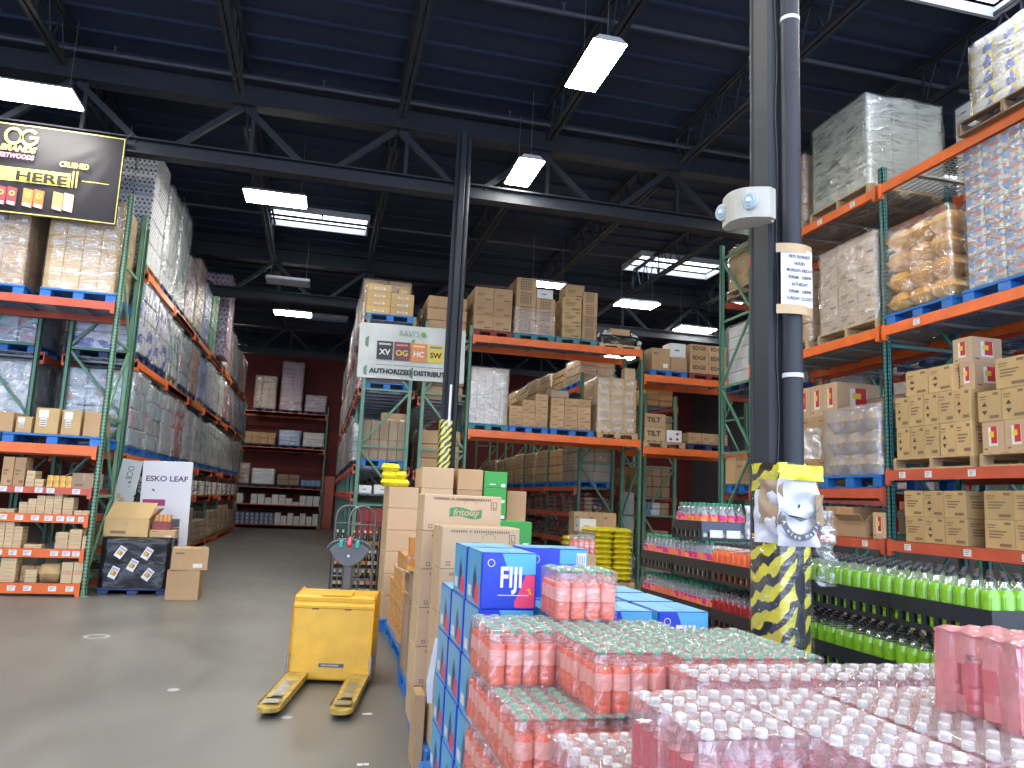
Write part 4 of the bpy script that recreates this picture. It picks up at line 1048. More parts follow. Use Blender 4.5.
# plant between the two boards
LEAF = M('dark_green_leaves', (.025, .09, .03), .45, rand=.3)
t = thing('potted_plant', 'dark leafy plant half hidden between the poster and the promotional board', 'plant', (-2.83, 13.52, 0))
obj('pot', MB().lathe([(.12, 0), (.16, .3), (.165, .32), (.15, .32)], BLKPL, 16), t)
obj('stem', MB().path([(0, 0, .3), (.02, .0, .8), (-.02, 0, 1.5)], .012, M('brown_stem', (.12, .07, .03)), 6), t)
o = MB()
for k in range(420):
    c = Vector((RN.gauss(0, .12), RN.gauss(0, .09), RN.uniform(.5, 1.65))); a = Vector((RN.uniform(-1, 1), RN.uniform(-1, 1), RN.uniform(-.3, 1))).normalized(); b = a.cross(Vector((RN.uniform(-1, 1), 1, .3))).normalized()
    o.add([c - a * .035, c + b * .016, c + a * .035, c - b * .016], [(0, 1, 2, 3)], LEAF)
obj('foliage', o, t)
carton('lower of two tan cartons on the floor right of the black-wrapped load', -2.0, -1.56, 12.1, 12.5, 0, .42, 'plain')
carton('upper tan carton, turned askew, on the floor right of the black-wrapped load', -1.99, -1.50, 12.1, 12.45, .42, .73, 'tape', .16)
# far rack goods
def far(label, x0, x1, z0, z1, n, mat, film=FILM, pm=NAVYP):
    pallet('dark pallet under the ' + label, x0, x1, 34.95, 35.95, z0, pm, 'plastic', H=.13)
    block(label + ' on the far end rack', x0 + .02, x1 - .02, 34.97, 35.9, z0 + .13, z1, n, mat, film)
far('tall wrapped block of brown cartons', -3.08, -2.12, 4.95, 6.5, (3, 2, 5), CARD)
far('very tall pink wrapped block', -2.0, -1.02, 4.95, 7.2, (2, 2, 12), M('pink_cases', (.42, .2, .24), .5, rand=.1))
far('low pink wrapped block', -.93, .02, 4.95, 5.8, (2, 2, 6), M('dull_pink_cases', (.38, .24, .26), .5))
far('group of tan cartons of unequal height', -3.3, -2.0, 3.42, 4.05, (4, 2, 2), CARD, False)
far('pale blue wrapped block', -1.9, -.95, 3.42, 4.2, (2, 2, 4), M('pale_blue_cases', (.25, .33, .55), .5))
far('cream wrapped block', -.9, .05, 3.42, 4.15, (2, 2, 4), M('cream_cases', (.5, .45, .38), .5))
far('narrow stack of brown cases', -3.38, -2.92, 1.72, 2.7, (1, 2, 4), CARD, FILM)
far('white stack of sacks', -2.88, -1.9, 1.72, 2.5, (2, 2, 5), WCARD, FILM)
far('brown carton pair', -1.82, -.86, 1.72, 2.3, (2, 2, 2), CARDD, False)
far('low pale blue case row', -.82, .04, 1.72, 2.1, (4, 2, 1), M('pale_blue_cases', (.25, .33, .55), .5), False)
stack('small white case on the fourth beam of the far end rack', 'white cases on the far rack', -3.38, .04, 34.95, 35.5, 1.0, .14, 12, 1, 3, 'plain', hs=[3, 0, 3, 3, 2, 3, 3, 2, 1, 3, 3, 3], mat=WCARD, jit=.01, gap=.03, cat='case', name='white_case')
stack('small blue and white case on the bottom beam of the far end rack', 'cases on the bottom beam of the far rack', -3.36, -1.8, 34.95, 35.5, .16, .16, 8, 1, 3, 'wrapper', mat=M('navy_white_case', (.2, .22, .34), .5), jit=.01, gap=.03, cat='case', name='white_case')
stack('small white case on the bottom beam, right half of the far end rack', 'white cases right on the bottom beam', -1.78, .04, 34.95, 35.5, .16, .125, 7, 1, 4, 'plain', mat=WCARD, jit=.01, gap=.03, cat='case', name='white_case', hs=[4, 3, 4, 3, 4, 3, 4])
STRIPC = M('orange_red_strip_curtain', (.5, .075, .02), .35)
o = MB()
for k in range(6): o.prism([(k * .075 + .004 * (k % 2), 0), (k * .075 + .07, 0), (k * .075 + .07 + .02 * (k % 3), 2.3), (k * .075, 2.3)], .01 * (k % 2), .01 * (k % 2) + .004, STRIPC)
tag(obj('strip_curtain', o, None, (.14, 35.7, .02)), 'orange-red strip curtain hanging on the back wall at the end of the left aisle', 'curtain')

# ------------------------------------------------------------------ middle rack, top beam (deck at z 5.0)
YM = 15.72
pallet('dark red pallet at the left end on top of the middle rack', 2.86, 3.72, YM, YM + 1.0, 5.0, REDP, 'wood')
stack('brown carton on the dark red pallet on top of the middle rack', 'cartons on the dark red pallet', 2.76 + .1, 3.68, YM + .02, YM + .98, 5.14, .305, 2, 2, 3, 'writing')
pallet('teal pallet, second from the left on top of the middle rack', 3.74, 4.64, YM, YM + 1.0, 5.0, TEALP, 'wood')
stack('grid-printed brown carton in the tall left pile on the second top pallet', 'grid cartons, tall pile', 3.76, 4.2, YM + .02, YM + .98, 5.14, .305, 1, 2, 4, 'grid')
stack('grid-printed brown carton in the lower right pile on the second top pallet', 'grid cartons, lower pile', 4.21, 4.63, YM + .02, YM + .98, 5.14, .27, 1, 2, 3, 'grid')
carton('white carton on top of the grid-printed cartons of the middle rack', 4.23, 4.6, YM + .1, YM + .5, 5.95, 6.17, 'white')
tag(obj('film_scrap', film_mesh(.92, .98, .55, 5, .015, FILM, top=False), None, (4.19, YM + .5, 5.14)), 'clear film wound around the grid-printed cartons on the second pallet', 'film wrap')
pallet('teal pallet, third from the left on top of the middle rack', 4.67, 5.6, YM, YM + 1.0, 5.0, TEALP, 'wood')
stack('brown carton in the left pile on the third pallet of the middle rack', 'cartons in the left pile, third pallet', 4.8, 5.24, YM + .02, YM + .98, 5.14, .3, 1, 2, 3, 'spirit')
carton('brown carton topping the left pile on the third pallet of the middle rack', 4.86, 5.3, YM + .06, YM + .5, 6.04, 6.34, 'writing')
stack('grid-printed brown carton in the right pile on the third pallet', 'grid cartons on the third pallet', 5.26, 5.6, YM + .02, YM + .98, 5.14, .265, 1, 2, 4, 'grid')
pallet('plain wooden pallet under the black film bundle on top of the middle rack', 5.66, 6.62, YM, YM + 1.0, 5.0, WOOD, 'wood', H=.1)
t = thing('film_bundle', 'heap of black film with white tufts on top of the middle rack', 'film bundle', (6.14, YM + .5, 5.1))
obj('black_film', film_mesh(.9, .85, .2, 4, .07, BW, n=14), t)
for x, y, z in ((-.42, -.42, .12), (-.28, -.4, .17), (.38, -.4, .16), (.47, -.42, .02)):
    o = obj('white_tuft', sheet(.18, .14, 8, 8, BAGW, .09, x * 9), t, (x, y, z)); o.rotation_euler = (-.5, .2, x)
carton('brown carton on the black film heap of the middle rack', 5.95, 6.4, YM + .1, YM + .5, 5.32, 5.46, 'plain')
# lower beam (deck at 3.02)
pallet('teal pallet under the white-wrapped load of the middle rack', 2.86, 3.7, YM, YM + 1.0, 3.02, TEALP, 'wood')
wrapped('cream cartons in cloudy film at the left end of the lower beam', 2.84, 3.68, YM + .02, YM + .98, 3.16, 4.33, (5, 3, 8), 'plain', FILMW, mat=M('cream_can_case', (.55, .48, .36), .6), seed=6)
pallet('blue pallet, second from the left on the lower beam of the middle rack', 3.72, 4.58, YM, YM + 1.0, 3.02)
stack('brown carton on the second pallet of the middle rack lower beam', 'cartons, second pallet, lower beam', 3.72, 4.56, YM + .02, YM + .98, 3.16, .14, 3, 2, 4, 'writing', hs=[3, 4, 5])
pallet('blue pallet, third from the left on the lower beam of the middle rack', 4.62, 5.6, YM, YM + 1.0, 3.02)
stack('brown carton on the third pallet of the middle rack lower beam', 'cartons, third pallet, lower beam', 4.62, 5.52, YM + .02, YM + .98, 3.16, .165, 3, 2, 4, 'writing', hs=[4, 4, 4])
carton('darker brown carton laid on top of the cartons of the third pallet, lower beam', 4.6, 5.0, YM, YM + .4, 3.82, 3.97, 'grey')
pallet('wooden pallet under the film-wrapped cartons at the right end of the lower beam', 5.66, 6.6, YM, YM + 1.0, 3.02, WOOD, 'wood')
wrapped('white-labelled brown cartons in clear film at the right end of the lower beam', 5.66, 6.56, YM + .02, YM + .98, 3.16, 4.34, (3, 2, 6), 'golden', FILM, seed=2)
# second bay
pallet('blue pallet on the upper beam right of the middle rack', 6.86, 7.75, YM, YM + 1.0, 4.47)
carton('large plain brown carton at the left on the blue pallet of the upper right bay', 6.9, 7.35, YM + .02, YM + .6, 4.61, 5.1, 'tape')
carton('plain brown carton beneath the white carton on the blue pallet of the upper right bay', 7.36, 7.75, YM + .02, YM + .6, 4.61, 4.92, 'plain')
carton('white carton standing on a brown carton in the upper right bay', 7.32, 7.7, YM + .0, YM + .4, 4.92, 5.24, 'white')
pallet('dark red pallet on the upper beam beside the green end frame', 7.8, 8.75, YM, YM + 1.0, 4.47, REDP, 'wood')
ec = stack('brown carton with a bold dark word on the dark red pallet, upper right bay', 'cartons with a bold word', 7.82, 8.72, YM + .02, YM + .9, 4.61, .22, 2, 2, 3, 'plain')
for o in ec:
    if o.location.y < YM + .4: lettering('EDGE', .12, INK, o, (0, -.222, .13), bold=.004, sx=1.1)
pallet('wooden pallet under the pair of lettered cartons in the lower right bay', 6.72, 7.72, YM, YM + 1.0, 2.89, WOOD, 'wood')
for k, z in enumerate((3.03, 3.33)):
    o = carton('%s brown carton lettered TILT in the lower right bay of the middle rack' % ('lower', 'upper')[k], 6.76, 7.25, YM + .02, YM + .5, z, z + .295, 'plain')
    lettering('TILT', .15, INK, o, (-.03, -.243, .16), bold=.006, sx=1.1)
carton('white carton with three red diamonds beside the lettered cartons', 7.29, 7.64, YM + .02, YM + .4, 3.03, 3.29, 'reddot')
pallet('dark pallet under the low cartons in the lower right bay', 7.78, 8.8, YM, YM + 1.0, 2.89, NAVYP)
stack('low brown carton in the lower right bay beside the green end frame', 'low cartons in the lower right bay', 7.8, 8.76, YM + .02, YM + .7, 3.03, .24, 3, 1, 1, 'writing', hs=[1, 1, 1])
carton('pale carton leaning on top of the film-wrapped cartons of the middle rack', 6.3, 6.55, YM + .1, YM + .3, 4.345, 4.6, 'pale')
# ------------------------------------------------------------------ white distributor banner
WB = M('white_banner_vinyl', (.58, .60, .57), .45, nscale=4, namt=.06, bump=.25, bscale=3)
t = thing('vinyl_banner', 'white AUTHORIZED DISTRIBUTOR banner hung on the rack end behind the middle column', 'banner', (.545, 15.69, 3.92), rot=(0, -.012, 0))
vs = [(2.17 * i / 30, .02 * math.sin(i * .5) + .01 * math.sin(j), 1.12 * j / 12) for j in range(13) for i in range(31)]
obj('vinyl', MB().add(vs, [(j * 31 + i, j * 31 + i + 1, (j + 1) * 31 + i + 1, (j + 1) * 31 + i) for j in range(12) for i in range(30)], WB, True), t)
lettering('AUTHORIZED DISTRIBUTOR', .135, M('banner_black_ink', (.03, .03, .03), .5), t, (1.10, -.035, .14), bold=.007, sx=1.0)
lettering("RAVI'S", .17, M('thin_green_grey_ink', (.25, .33, .25), .5), t, (1.0, -.035, .94), sx=.9)
o = MB(); ring(o, 1.29, .95, 0, 0, .055, M('leaf_green_ink', (.12, .4, .06), .5), n=20, y=-.036); obj('green_dot', o, t)
for k, (c, tx, tc) in enumerate((((.03, .03, .035), 'XV', WHITE), ((.16, .04, .05), 'OG', GOLD), ((.62, .22, .05), 'HC', WHITE), ((.65, .5, .05), 'SW', BLACKM))):
    m_ = M('brand_card_%d' % k, c, .5); x = .36 + k * .345
    o = MB().box(x, x + .32, -.037, -.032, .38, .76, m_).box(x + .04, x + .28, -.0385, -.037, .68, .72, M('card_strip_%d' % k, ((.5, .5, .5), (.6, .2, .2), (.8, .5, .2), (.1, .2, .3))[k], .5)).box(x, x + .32, -.037, -.034, .27, .28, GRY)
    c_ = obj('brand_card', o, t)
    lettering(tx, .16, tc, t, (x + .16, -.039, .53), bold=.004)
for k in range(2): obj('fold', MB().box(0, .003, -.03, -.027, .02, 1.1, WB), t, (.5 + k * 1.1, 0, 0))
# ------------------------------------------------------------------ rack end below the banner
pallet('blue pallet on top of the rack end above the distributor banner', .62, 1.64, 15.8, 16.8, 5.14)
stack('brown carton on the blue pallet above the distributor banner', 'cartons above the distributor banner', .64, 1.6, 15.82, 16.78, 5.28, .155, 2, 2, 4, 'golden', hs=[4, 3])
carton('small brown carton on top of the right pile above the distributor banner', 1.28, 1.5, 15.9, 16.1, 5.745, 5.9, 'golden')
pallet('blue pallet under the long cartons at the rack end below the distributor banner', .7, 1.64, 15.8, 16.8, 2.16)
stack('tall narrow brown carton at the rack end below the distributor banner', 'narrow cartons below the banner', .72, 1.62, 15.82, 16.8, 2.3, .39, 5, 2, 2, 'pale', mat=CARDD)
carton('white and green labelled carton on the narrow cartons below the banner', 1.1, 1.6, 15.84, 16.3, 3.08, 3.25, 'green', mat=CARD)
pallet('blue pallet seen from below just under the distributor banner', .68, 1.64, 15.8, 16.8, 3.72)
carton('brown carton just under the distributor banner', .7, 1.62, 15.85, 16.7, 3.86, 4.2, 'grey')
carton('white carton standing on the low shelf below the banner', .75, 1.0, 15.82, 16.2, 1.62, 1.78, 'white')
carton('wide white carton on the low shelf below the banner', 1.05, 1.5, 15.82, 16.2, 1.62, 1.8, 'white')
# wrapped goods along that row's left face
nmz = {5.14: 'top', 3.72: 'third', 2.16: 'second'}
mm = [SILV, CARD, BLUK, PINKB, BRPK, WATK, CARDD, SILV, REDK]
for z, hh in ((5.14, 1.3), (3.72, 1.15), (2.16, 1.2)):
    for i in range(13):
        if i == 0: continue
        y = 15.82 + i * 1.27
        pallet('dark pallet, %s on the %s level right of the left aisle' % (ordn[i], nmz[z]), .64, 1.66, y, y + 1.1, z, NAVYP)
        block('mixed wrapped load, %s on the %s level right of the left aisle' % (ordn[i], nmz[z]), .60, 1.66, y + .02, y + 1.08, z + .14, z + .14 + hh * RN.uniform(.75, 1.05) - .1, (2, 2, 4), mm[(i * 5 + int(z)) % 9], FILMW if i % 3 == 0 else FILM, seed=i % 4)
# row facing the crossing aisle (seen through the middle rack)
for z in (2.1, 3.6, 5.0):
    for i in range(0, 10):
        y = 15.82 + i * 1.27
        block('mixed load, %s on the %s level left of the second aisle' % (ordn[i], {2.1: 'lower', 3.6: 'middle', 5.0: 'upper'}[z]), 1.9, 2.74, y + .02, y + 1.05, z, z + (1.0 if z < 4 else .75) * RN.uniform(.8, 1.1), (2, 3, 3), [CARD, CARDD, WCARD, CARD, SILV][i % 5], FILM if i % 2 else False, seed=i % 4)
# right side of the second aisle
DKS = speckle_mat('dark_grocery_packs', [(.20, .03, .03), (.05, .05, .06), (.22, .13, .07), (.28, .26, .24), (.04, .05, .12), (.12, .03, .03)], 14, .5)
DKS2 = speckle_mat('dark_grocery_jars', [(.06, .05, .05), (.25, .05, .03), (.25, .2, .14), (.05, .06, .14), (.1, .08, .06)], 14, .5)
for li, (z, hh, nz) in enumerate(((.14, .45, 3), (.78, .42, 4), (1.4, .4, 4), (2.0, .95, 4), (4.37, .6, 3))):
    nmm = ('floor', 'knee-high', 'waist-high', 'blue-pallet', 'top')[li]
    for i in range(9):
        y = 17.5 + i * 1.27; z0 = z
        if li >= 3:
            pallet('blue pallet, %s from the near end, %s level right of the second aisle' % (ordn[i], nmm), 5.8, 6.72, y, y + 1.12, z); z0 = z + .14
        mt = [[DKS, DKS2], [DKS2, DKS], [DKS2, CARDD, DKS], [CARDD] if i == 0 else [CARD, CARD2], [CARD, CARD2]][li]
        block('goods on the %s level, %s group right of the second aisle' % (nmm, ordn[i]), 5.83, 6.7, y + .02, y + 1.1, z0, z0 + hh * RN.uniform(.8, 1.0), (4 if li < 3 else 2, 6 if li < 3 else 3, nz), mt, FILM if (li >= 3 and i != 1) else False, name='shelf_goods' if li < 3 else 'wrapped_pallet_load', cat='goods', seed=i % 4)
for i in range(3):
    for z, hh, lv in ((3.3, .75, 'upper'), (4.05, .6, 'topmost')):
        y = 17.5 + i * 1.3
        block('brown load on the %s level, %s group in the pale green rack' % (lv, ordn[i]), 7.5, 8.25, y, y + 1.15, z, z + hh * (.7 + .15 * i), (2, 3, 3), [CARD2, CARD], FILM if i else False)
for li, z in enumerate((.5, 1.42, 1.84)):
    for i in range(3):
        y = 17.5 + i * 1.3
        block('cases on the %s shelf, %s group in the pale green rack' % (('lowest', 'middle', 'upper')[li], ordn[i]), 7.5, 8.2, y, y + 1.1, z, z + (.55, .3, .75)[li], (3, 3, (4, 2, 3)[li]), [[CARD, CARDD], [BLUK, WCARD, CARD], [CARD]][li], False, name='shelf_goods', cat='goods')
t = thing('concrete_pier', 'pale grey block pier standing behind the right post of the middle rack', 'pier', (6.93, 17.1, 0))
for k in range(8): obj('block', MB().cbox(-.13, .13, -.14, .14, .24 * k, .24 * k + .235, M('pale_concrete', (.36, .37, .36), .8, nscale=8, namt=.08), .008), t)
# yellow sacks
YS = M('yellow_sack_plastic', (.78, .66, .03), .38, nscale=14, namt=.12, bump=.3, bscale=12)
pallet('wooden pallet under the pile of yellow sacks below the middle rack', 4.86, 6.08, 14.5, 15.6, 0, WOOD, 'wood')
for ix in range(3):
    for iy in range(2):
        for iz in range(10 if ix else 8):
            sack('bright yellow sack in the big pile on the floor below the middle rack', 4.87 + ix * .4 + RN.uniform(-.01, .01), 5.25 + ix * .4, 14.52 + iy * .54, 15.04 + iy * .54, .14 + iz * .101, .14 + iz * .101 + .112, YS, group='yellow sacks in the big pile', rz=RN.uniform(-.03, .03))
carton('greyish brown carton lying in front on the yellow sacks', 4.92, 5.26, 14.55, 14.95, .952, 1.08, 'grey')
stack('brown carton in the row behind and above the yellow sacks', 'cartons behind the yellow sacks', 5.25, 6.2, 15.85, 16.2, .0, .48, 3, 1, 3, 'tape', jit=.004)
carton('white crate-like carton left in the row above the yellow sacks', 5.25, 5.6, 15.45, 15.8, 1.01, 1.02 + .28, 'white')

# ------------------------------------------------------------------ right rack (front plane x = 6.6)
XR = 6.58
def rp(label, y0, y1, z, mat=WOOD, kind='wood', H=.14, x0=XR, x1=XR + 1.12): return pallet(label, x0, x1, y0, y1, z, mat, kind, H=H)
# top level 5.74
rp('wooden pallet under the white-wrapped block at the top right of the pillar', 8.25, 9.5, 5.74)
wrapped('big pale silver-wrapped block of cartons on the top beam right of the pillar', XR + .06, XR + 1.26, 8.33, 9.5, 5.88, 7.18, (3, 3, 7), 'plain', FILMG, mat=M('pale_green_white_case', (.62, .64, .58), .45), seed=3, amp=.03)
pallet('wooden pallet behind, on the top beam of the back-to-back right rack', 7.97, 9.0, 7.2, 8.3, 5.74, WOOD, 'wood')
wrapped('white printed cartons stacked behind the pale wrapped block on the top right', 8.02, 9.0, 7.35, 8.3, 5.88, 7.15, (3, 3, 6), 'white', FILM, seed=1)
rp('dark weathered pallet jutting over the top beam at the right picture edge', 5.5, 6.66, 5.74, M('weathered_wood', (.18, .12, .075), .85, nscale=8, namt=.2), 'wood', H=.16, x0=XR - .12)
wrapped('blue and yellow wrapped packs on the top beam at the right picture edge', XR - .02, XR + 1.05, 5.45, 6.55, 5.9, 6.75, (4, 4, 5), 'plain', FILMG, mat=BLUC, seed=5)
block('pale wrapped load behind the blue and yellow packs at the top right corner', 7.75, 8.6, 5.4, 6.5, 5.74, 7.1, (2, 2, 4), M('pale_green_white_case', (.62, .64, .58), .45), FILMG)
# 3.92
rp('wooden pallet under the cloudy-wrapped cartons, second beam right of the pillar', 8.15, 9.35, 3.92)
wrapped('cartons in cloudy film with dark writing on the second beam right of the pillar', XR + .02, XR + 1.1, 8.17, 9.3, 4.06, 5.22, (3, 3, 4), 'writing', FILMW, mat=CARDP, seed=4, amp=.04)
rp('blue pallet under the amber bags on the second beam of the right rack', 6.96, 8.0, 3.92, BLUEP, 'plastic')
t = thing('wrapped_pallet_load', 'amber-yellow bags bound in clear film on the second beam of the right rack', 'pallet load', (XR + .55, 7.48, 4.06))
for iz in range(4):
    for ix in range(3):
        for iy in range(3):
            if ix == 1 and iy == 1 and iz < 3: continue
            k = ('bagp',)
            if k not in GM:
                vs, fs = [], []
                for s in (-1, 1):
                    for j in range(7):
                        for i in range(9):
                            u, v = i / 4 - 1, j / 3 - 1; h = (max(0, 1 - abs(u) ** 3)) ** .5 * (max(0, 1 - abs(v) ** 3)) ** .5
                            vs.append((u * .185, v * .17, .135 + s * h * .135 + noise.noise(Vector((u * 4, v * 4, s))) * .012))
                for j in range(6):
                    for i in range(8):
                        a = j * 9 + i; q = (a, a + 1, a + 10, a + 9); fs.append(tuple(63 + z for z in q)); fs.append(q[::-1])
                GM[k] = MB().add(vs, fs, YELB, True).mesh('bag')
            obj('bag', GM[k], t, (-.36 + ix * .36, -.35 + iy * .34, iz * .26 - .005), RN.uniform(-.1, .1))
obj('stretch_film', film_mesh(1.14, 1.06, 1.06, 2, .045, FILM), t)
rp('blue pallet under the tall wrapped drinks at the right picture edge', 5.75, 6.82, 3.92, BLUEP, 'plastic')
wrapped('tall wrapped stack of mixed drink cases on the second beam at the right picture edge', XR + .0, XR + 1.1, 5.75, 6.72, 4.06, 5.62, (4, 4, 9), 'plain', FILM, mat=CANK, seed=0, amp=.035)
# 2.16 near bay (y 4.98..8.05)
rp('wooden pallet with arrow-printed cartons right of the teal upright, third beam', 6.76, 7.93, 2.16)
stack('golden-brown carton with arrow print on the pallet right of the teal upright', 'arrow cartons on the third beam', XR + .02, XR + 1.05, 6.78, 7.9, 2.3, .355, 2, 5, 2, 'tequila', kinds=lambda a, b, c: 'tequila' if (b + c) % 2 or b > 3 else 'spirit')
stack('golden-brown arrow-printed carton in the third layer right of the teal upright', 'third-layer arrow cartons', XR + .02, XR + .9, 7.02, 7.72, 3.01, .29, 2, 2, 1, 'tequila', kinds=lambda a, b, c: 'red' if a else 'tequila')
carton('single carton with a red label topping the pile right of the teal upright', XR + .1, XR + .5, 6.82, 7.08, 3.3, 3.58, 'red')
carton('carton with a red label below the single top carton', XR + .1, XR + .5, 6.8, 7.0, 3.01, 3.3, 'red')
rp('wooden pallet at the right picture edge on the third beam', 5.5, 6.68, 2.16)
stack('carton with a red bottle picture, bottom layer at the right picture edge', 'red-picture cartons at the right edge', XR + .02, XR + 1.05, 5.53, 6.66, 2.3, .32, 2, 4, 1, 'red')
stack('arrow-printed carton in the second layer at the right picture edge', 'second-layer cartons at the right edge', XR + .02, XR + 1.05, 5.53, 6.70, 2.62, .32, 2, 4, 1, 'tequila')
stack('arrow-printed carton in the top layer at the right picture edge', 'top-layer cartons at the right edge', XR + .02, XR + .9, 5.7, 6.46, 2.94, .31, 2, 2, 1, 'spirit')
# 1.34 near bay
stack('golden-brown carton on the fourth beam right of the teal upright', 'cartons on the fourth beam, left group', XR + .02, XR + 1.0, 6.9, 7.8, 1.34, .29, 2, 3, 2, 'tequila', kinds=lambda a, b, c: ('spirit', 'tequila', 'spirit')[b] if not a else 'red')
stack('golden-brown carton on the fourth beam at the right picture edge', 'cartons on the fourth beam, right group', XR + .02, XR + 1.0, 5.6, 6.68, 1.34, .29, 2, 3, 2, 'spirit', kinds=lambda a, b, c: 'tequila' if b == 0 else 'spirit')
stack('brown carton on the lowest beam of the right rack, near bay', 'cartons on the lowest beam, near bay', XR + .05, XR + 1.0, 5.2, 7.9, .14, .38, 2, 6, 2, 'plain', kinds=lambda a, b, c: 'writing')
# far bay (y 8.05..11.1): 3.92 done; 1.95, 1.34
rp('blue pallet under the film-bound bags between pillar and teal upright', 8.15, 9.35, 1.95, BLUEP, 'plastic', H=.17)
t = thing('wrapped_pallet_load', 'colourful snack bags bulging in cloudy film between pillar and teal upright', 'pallet load', (XR + .55, 8.72, 2.12))
for iz in range(3):
    for ix in range(3):
        for iy in range(3):
            k = ('bagq',)
            if k not in GM:
                vs, fs = [], []
                for s in (-1, 1):
                    for j in range(7):
                        for i in range(9):
                            u, v = i / 4 - 1, j / 3 - 1; h = (max(0, 1 - abs(u) ** 3)) ** .5 * (max(0, 1 - abs(v) ** 3)) ** .5
                            vs.append((u * .185, v * .18, .15 + s * h * .15 + noise.noise(Vector((u * 4, v * 4, s))) * .015))
                for j in range(6):
                    for i in range(8):
                        a = j * 9 + i; q = (a, a + 1, a + 10, a + 9); fs.append(tuple(63 + z for z in q)); fs.append(q[::-1])
                GM[k] = MB().add(vs, fs, MIXB, True).mesh('bag')
            obj('bag', GM[k], t, (-.34 + ix * .34, -.34 + iy * .34, iz * .285 - .008), RN.uniform(-.15, .15))
obj('stretch_film', film_mesh(1.1, 1.08, .88, 6, .06, FILMW), t)
tag(obj('film_scrap', sheet(.3, .42, 10, 12, FILMW, .1, 33), None, (6.5, 9.42, 2.35), -1.2), 'loose flap of cloudy film hanging off the snack bags', 'film wrap')
stack('brown carton with a red label on the pile behind the snack bags', 'red-label cartons behind the snack bags', XR + .3, XR + 1.0, 9.36, 10.9, 3.0, .45, 1, 5, 1, 'red')
stack('large brown carton in the pile behind the snack bags', 'large cartons behind the snack bags', XR + .28, XR + 1.02, 9.4, 10.9, 2.1, .3, 1, 4, 3, 'tape')
rp('wooden pallet behind the snack bags beside the pillar', 9.4, 10.95, 1.95, H=.14)
stack('flat brown carton lying beyond the snack bags under the teal brace', 'flat cartons under the teal brace', 7.3, 7.66, 8.2, 9.3, 3.02, .2, 1, 3, 1, 'grey')
carton('small brown carton with black diamond print just right of the pillar', XR + .0, XR + .22, 9.4, 9.62, 1.95, 2.18, 'tequila')
PURC = grid_mat('violet_print', (.42, .34, .5), (.12, .03, .22), 16)
stack('violet patterned box on the fourth beam just right of the pillar', 'violet boxes', XR + .02, XR + .3, 9.3, 9.55, 1.34, .075, 1, 1, 5, 'plain', mat=PURC, cat='box', name='patterned_box')
carton('low brown carton beside the violet boxes on the fourth beam', XR + .02, XR + .5, 8.7, 9.25, 1.34, 1.72, 'plain')
open_box('open-topped brown carton in front of the low carton, fourth beam', XR - .0, XR + .4, 8.45, 8.95, 1.345, .2, CARD, (.8, 0, 0, .8))
carton('carton with a red corner beside the teal upright on the fourth beam', XR + .02, XR + .3, 8.12, 8.34, 1.34, 1.66, 'red')
stack('brown carton on the lowest beam of the right rack, far bay', 'cartons on the lowest beam, far bay', XR + .05, XR + 1.0, 8.2, 10.9, .14, .38, 2, 6, 2, 'writing')
# high load seen from below in the far bay and back-to-back row
for i, (y, z, nm) in enumerate(((9.6, 3.92, 'second beam'), (9.7, 5.74, 'top beam'))):
    rp('wooden pallet hidden half behind the pillar on the %s' % nm, y, y + 1.1, z)
    block('brown wrapped load half behind the pillar on the %s' % nm, XR + .05, XR + 1.1, y, y + 1.1, z + .14, z + 1.2, (2, 2, 4), CARD, FILM)
for i, (y, z, H, m_) in enumerate(((8.2, 3.92, 1.0, SILV), (7.0, 3.92, 1.1, CARDD), (9.4, 3.92, .9, CARD), (9.6, 5.74, 1.0, CARD), (5.7, 3.92, 1.2, CARDD))):
    pallet('blue pallet in the rack behind the right rack, %s of five' % ordn[i], 7.97, 8.97, y, y + 1.1, z)
    block('load in the rack behind the right rack, %s of five' % ordn[i], 8.0, 8.95, y + .02, y + 1.08, z + .14, z + .14 + H, (2, 2, 4), m_, FILM)
# ------------------------------------------------------------------ cross rack left of the pillar
pallet('blue pallet in the green rack left of the pillar, lower level', 6.7, 7.75, 11.14, 12.1, 1.9)
carton('orange-brown carton on the blue pallet left of the pillar', 6.68, 7.1, 11.2, 11.75, 2.04, 2.42, 'tape')
carton('second brown carton on the blue pallet left of the pillar', 6.68, 7.1, 11.76, 12.08, 2.04, 2.5, 'plain')
open_box('open carton with lifted flap left of the pillar', 7.12, 7.7, 11.2, 12.0, 2.04, .5, CARD, (1, -.8, .6, -.9))
pallet('navy pallet under the white-wrapped load left of the pillar', 6.7, 7.75, 11.14, 12.1, 3.6, NAVYP)
block('tall white-wrapped load in the green rack left of the pillar', 6.72, 7.7, 11.18, 12.08, 3.74, 4.75, (2, 2, 5), WCARD, FILMW)
pallet('wooden pallet high in the green rack left of the pillar', 6.7, 7.75, 11.14, 12.1, 5.25, WOOD, 'wood')
wrapped('brown cartons in film at the top of the green rack left of the pillar', 6.72, 7.72, 11.18, 12.06, 5.39, 6.15, (2, 2, 3), 'golden', FILM, seed=1)
for i in range(2):
    for z in (1.9, 3.6):
        block('brown wrapped load farther right in the green cross rack, %s on the %s level' % (ordn[i], 'lower' if z < 2 else 'middle'), 7.9 + i * 1.2, 8.9 + i * 1.2, 11.2, 12.05, z, z + 1.1, (2, 2, 3), [CARD, CARDD], FILM)
carton('wide brown carton at floor level in the green rack left of the pillar', 6.7, 7.6, 11.2, 12.0, .14, .7, 'plain')

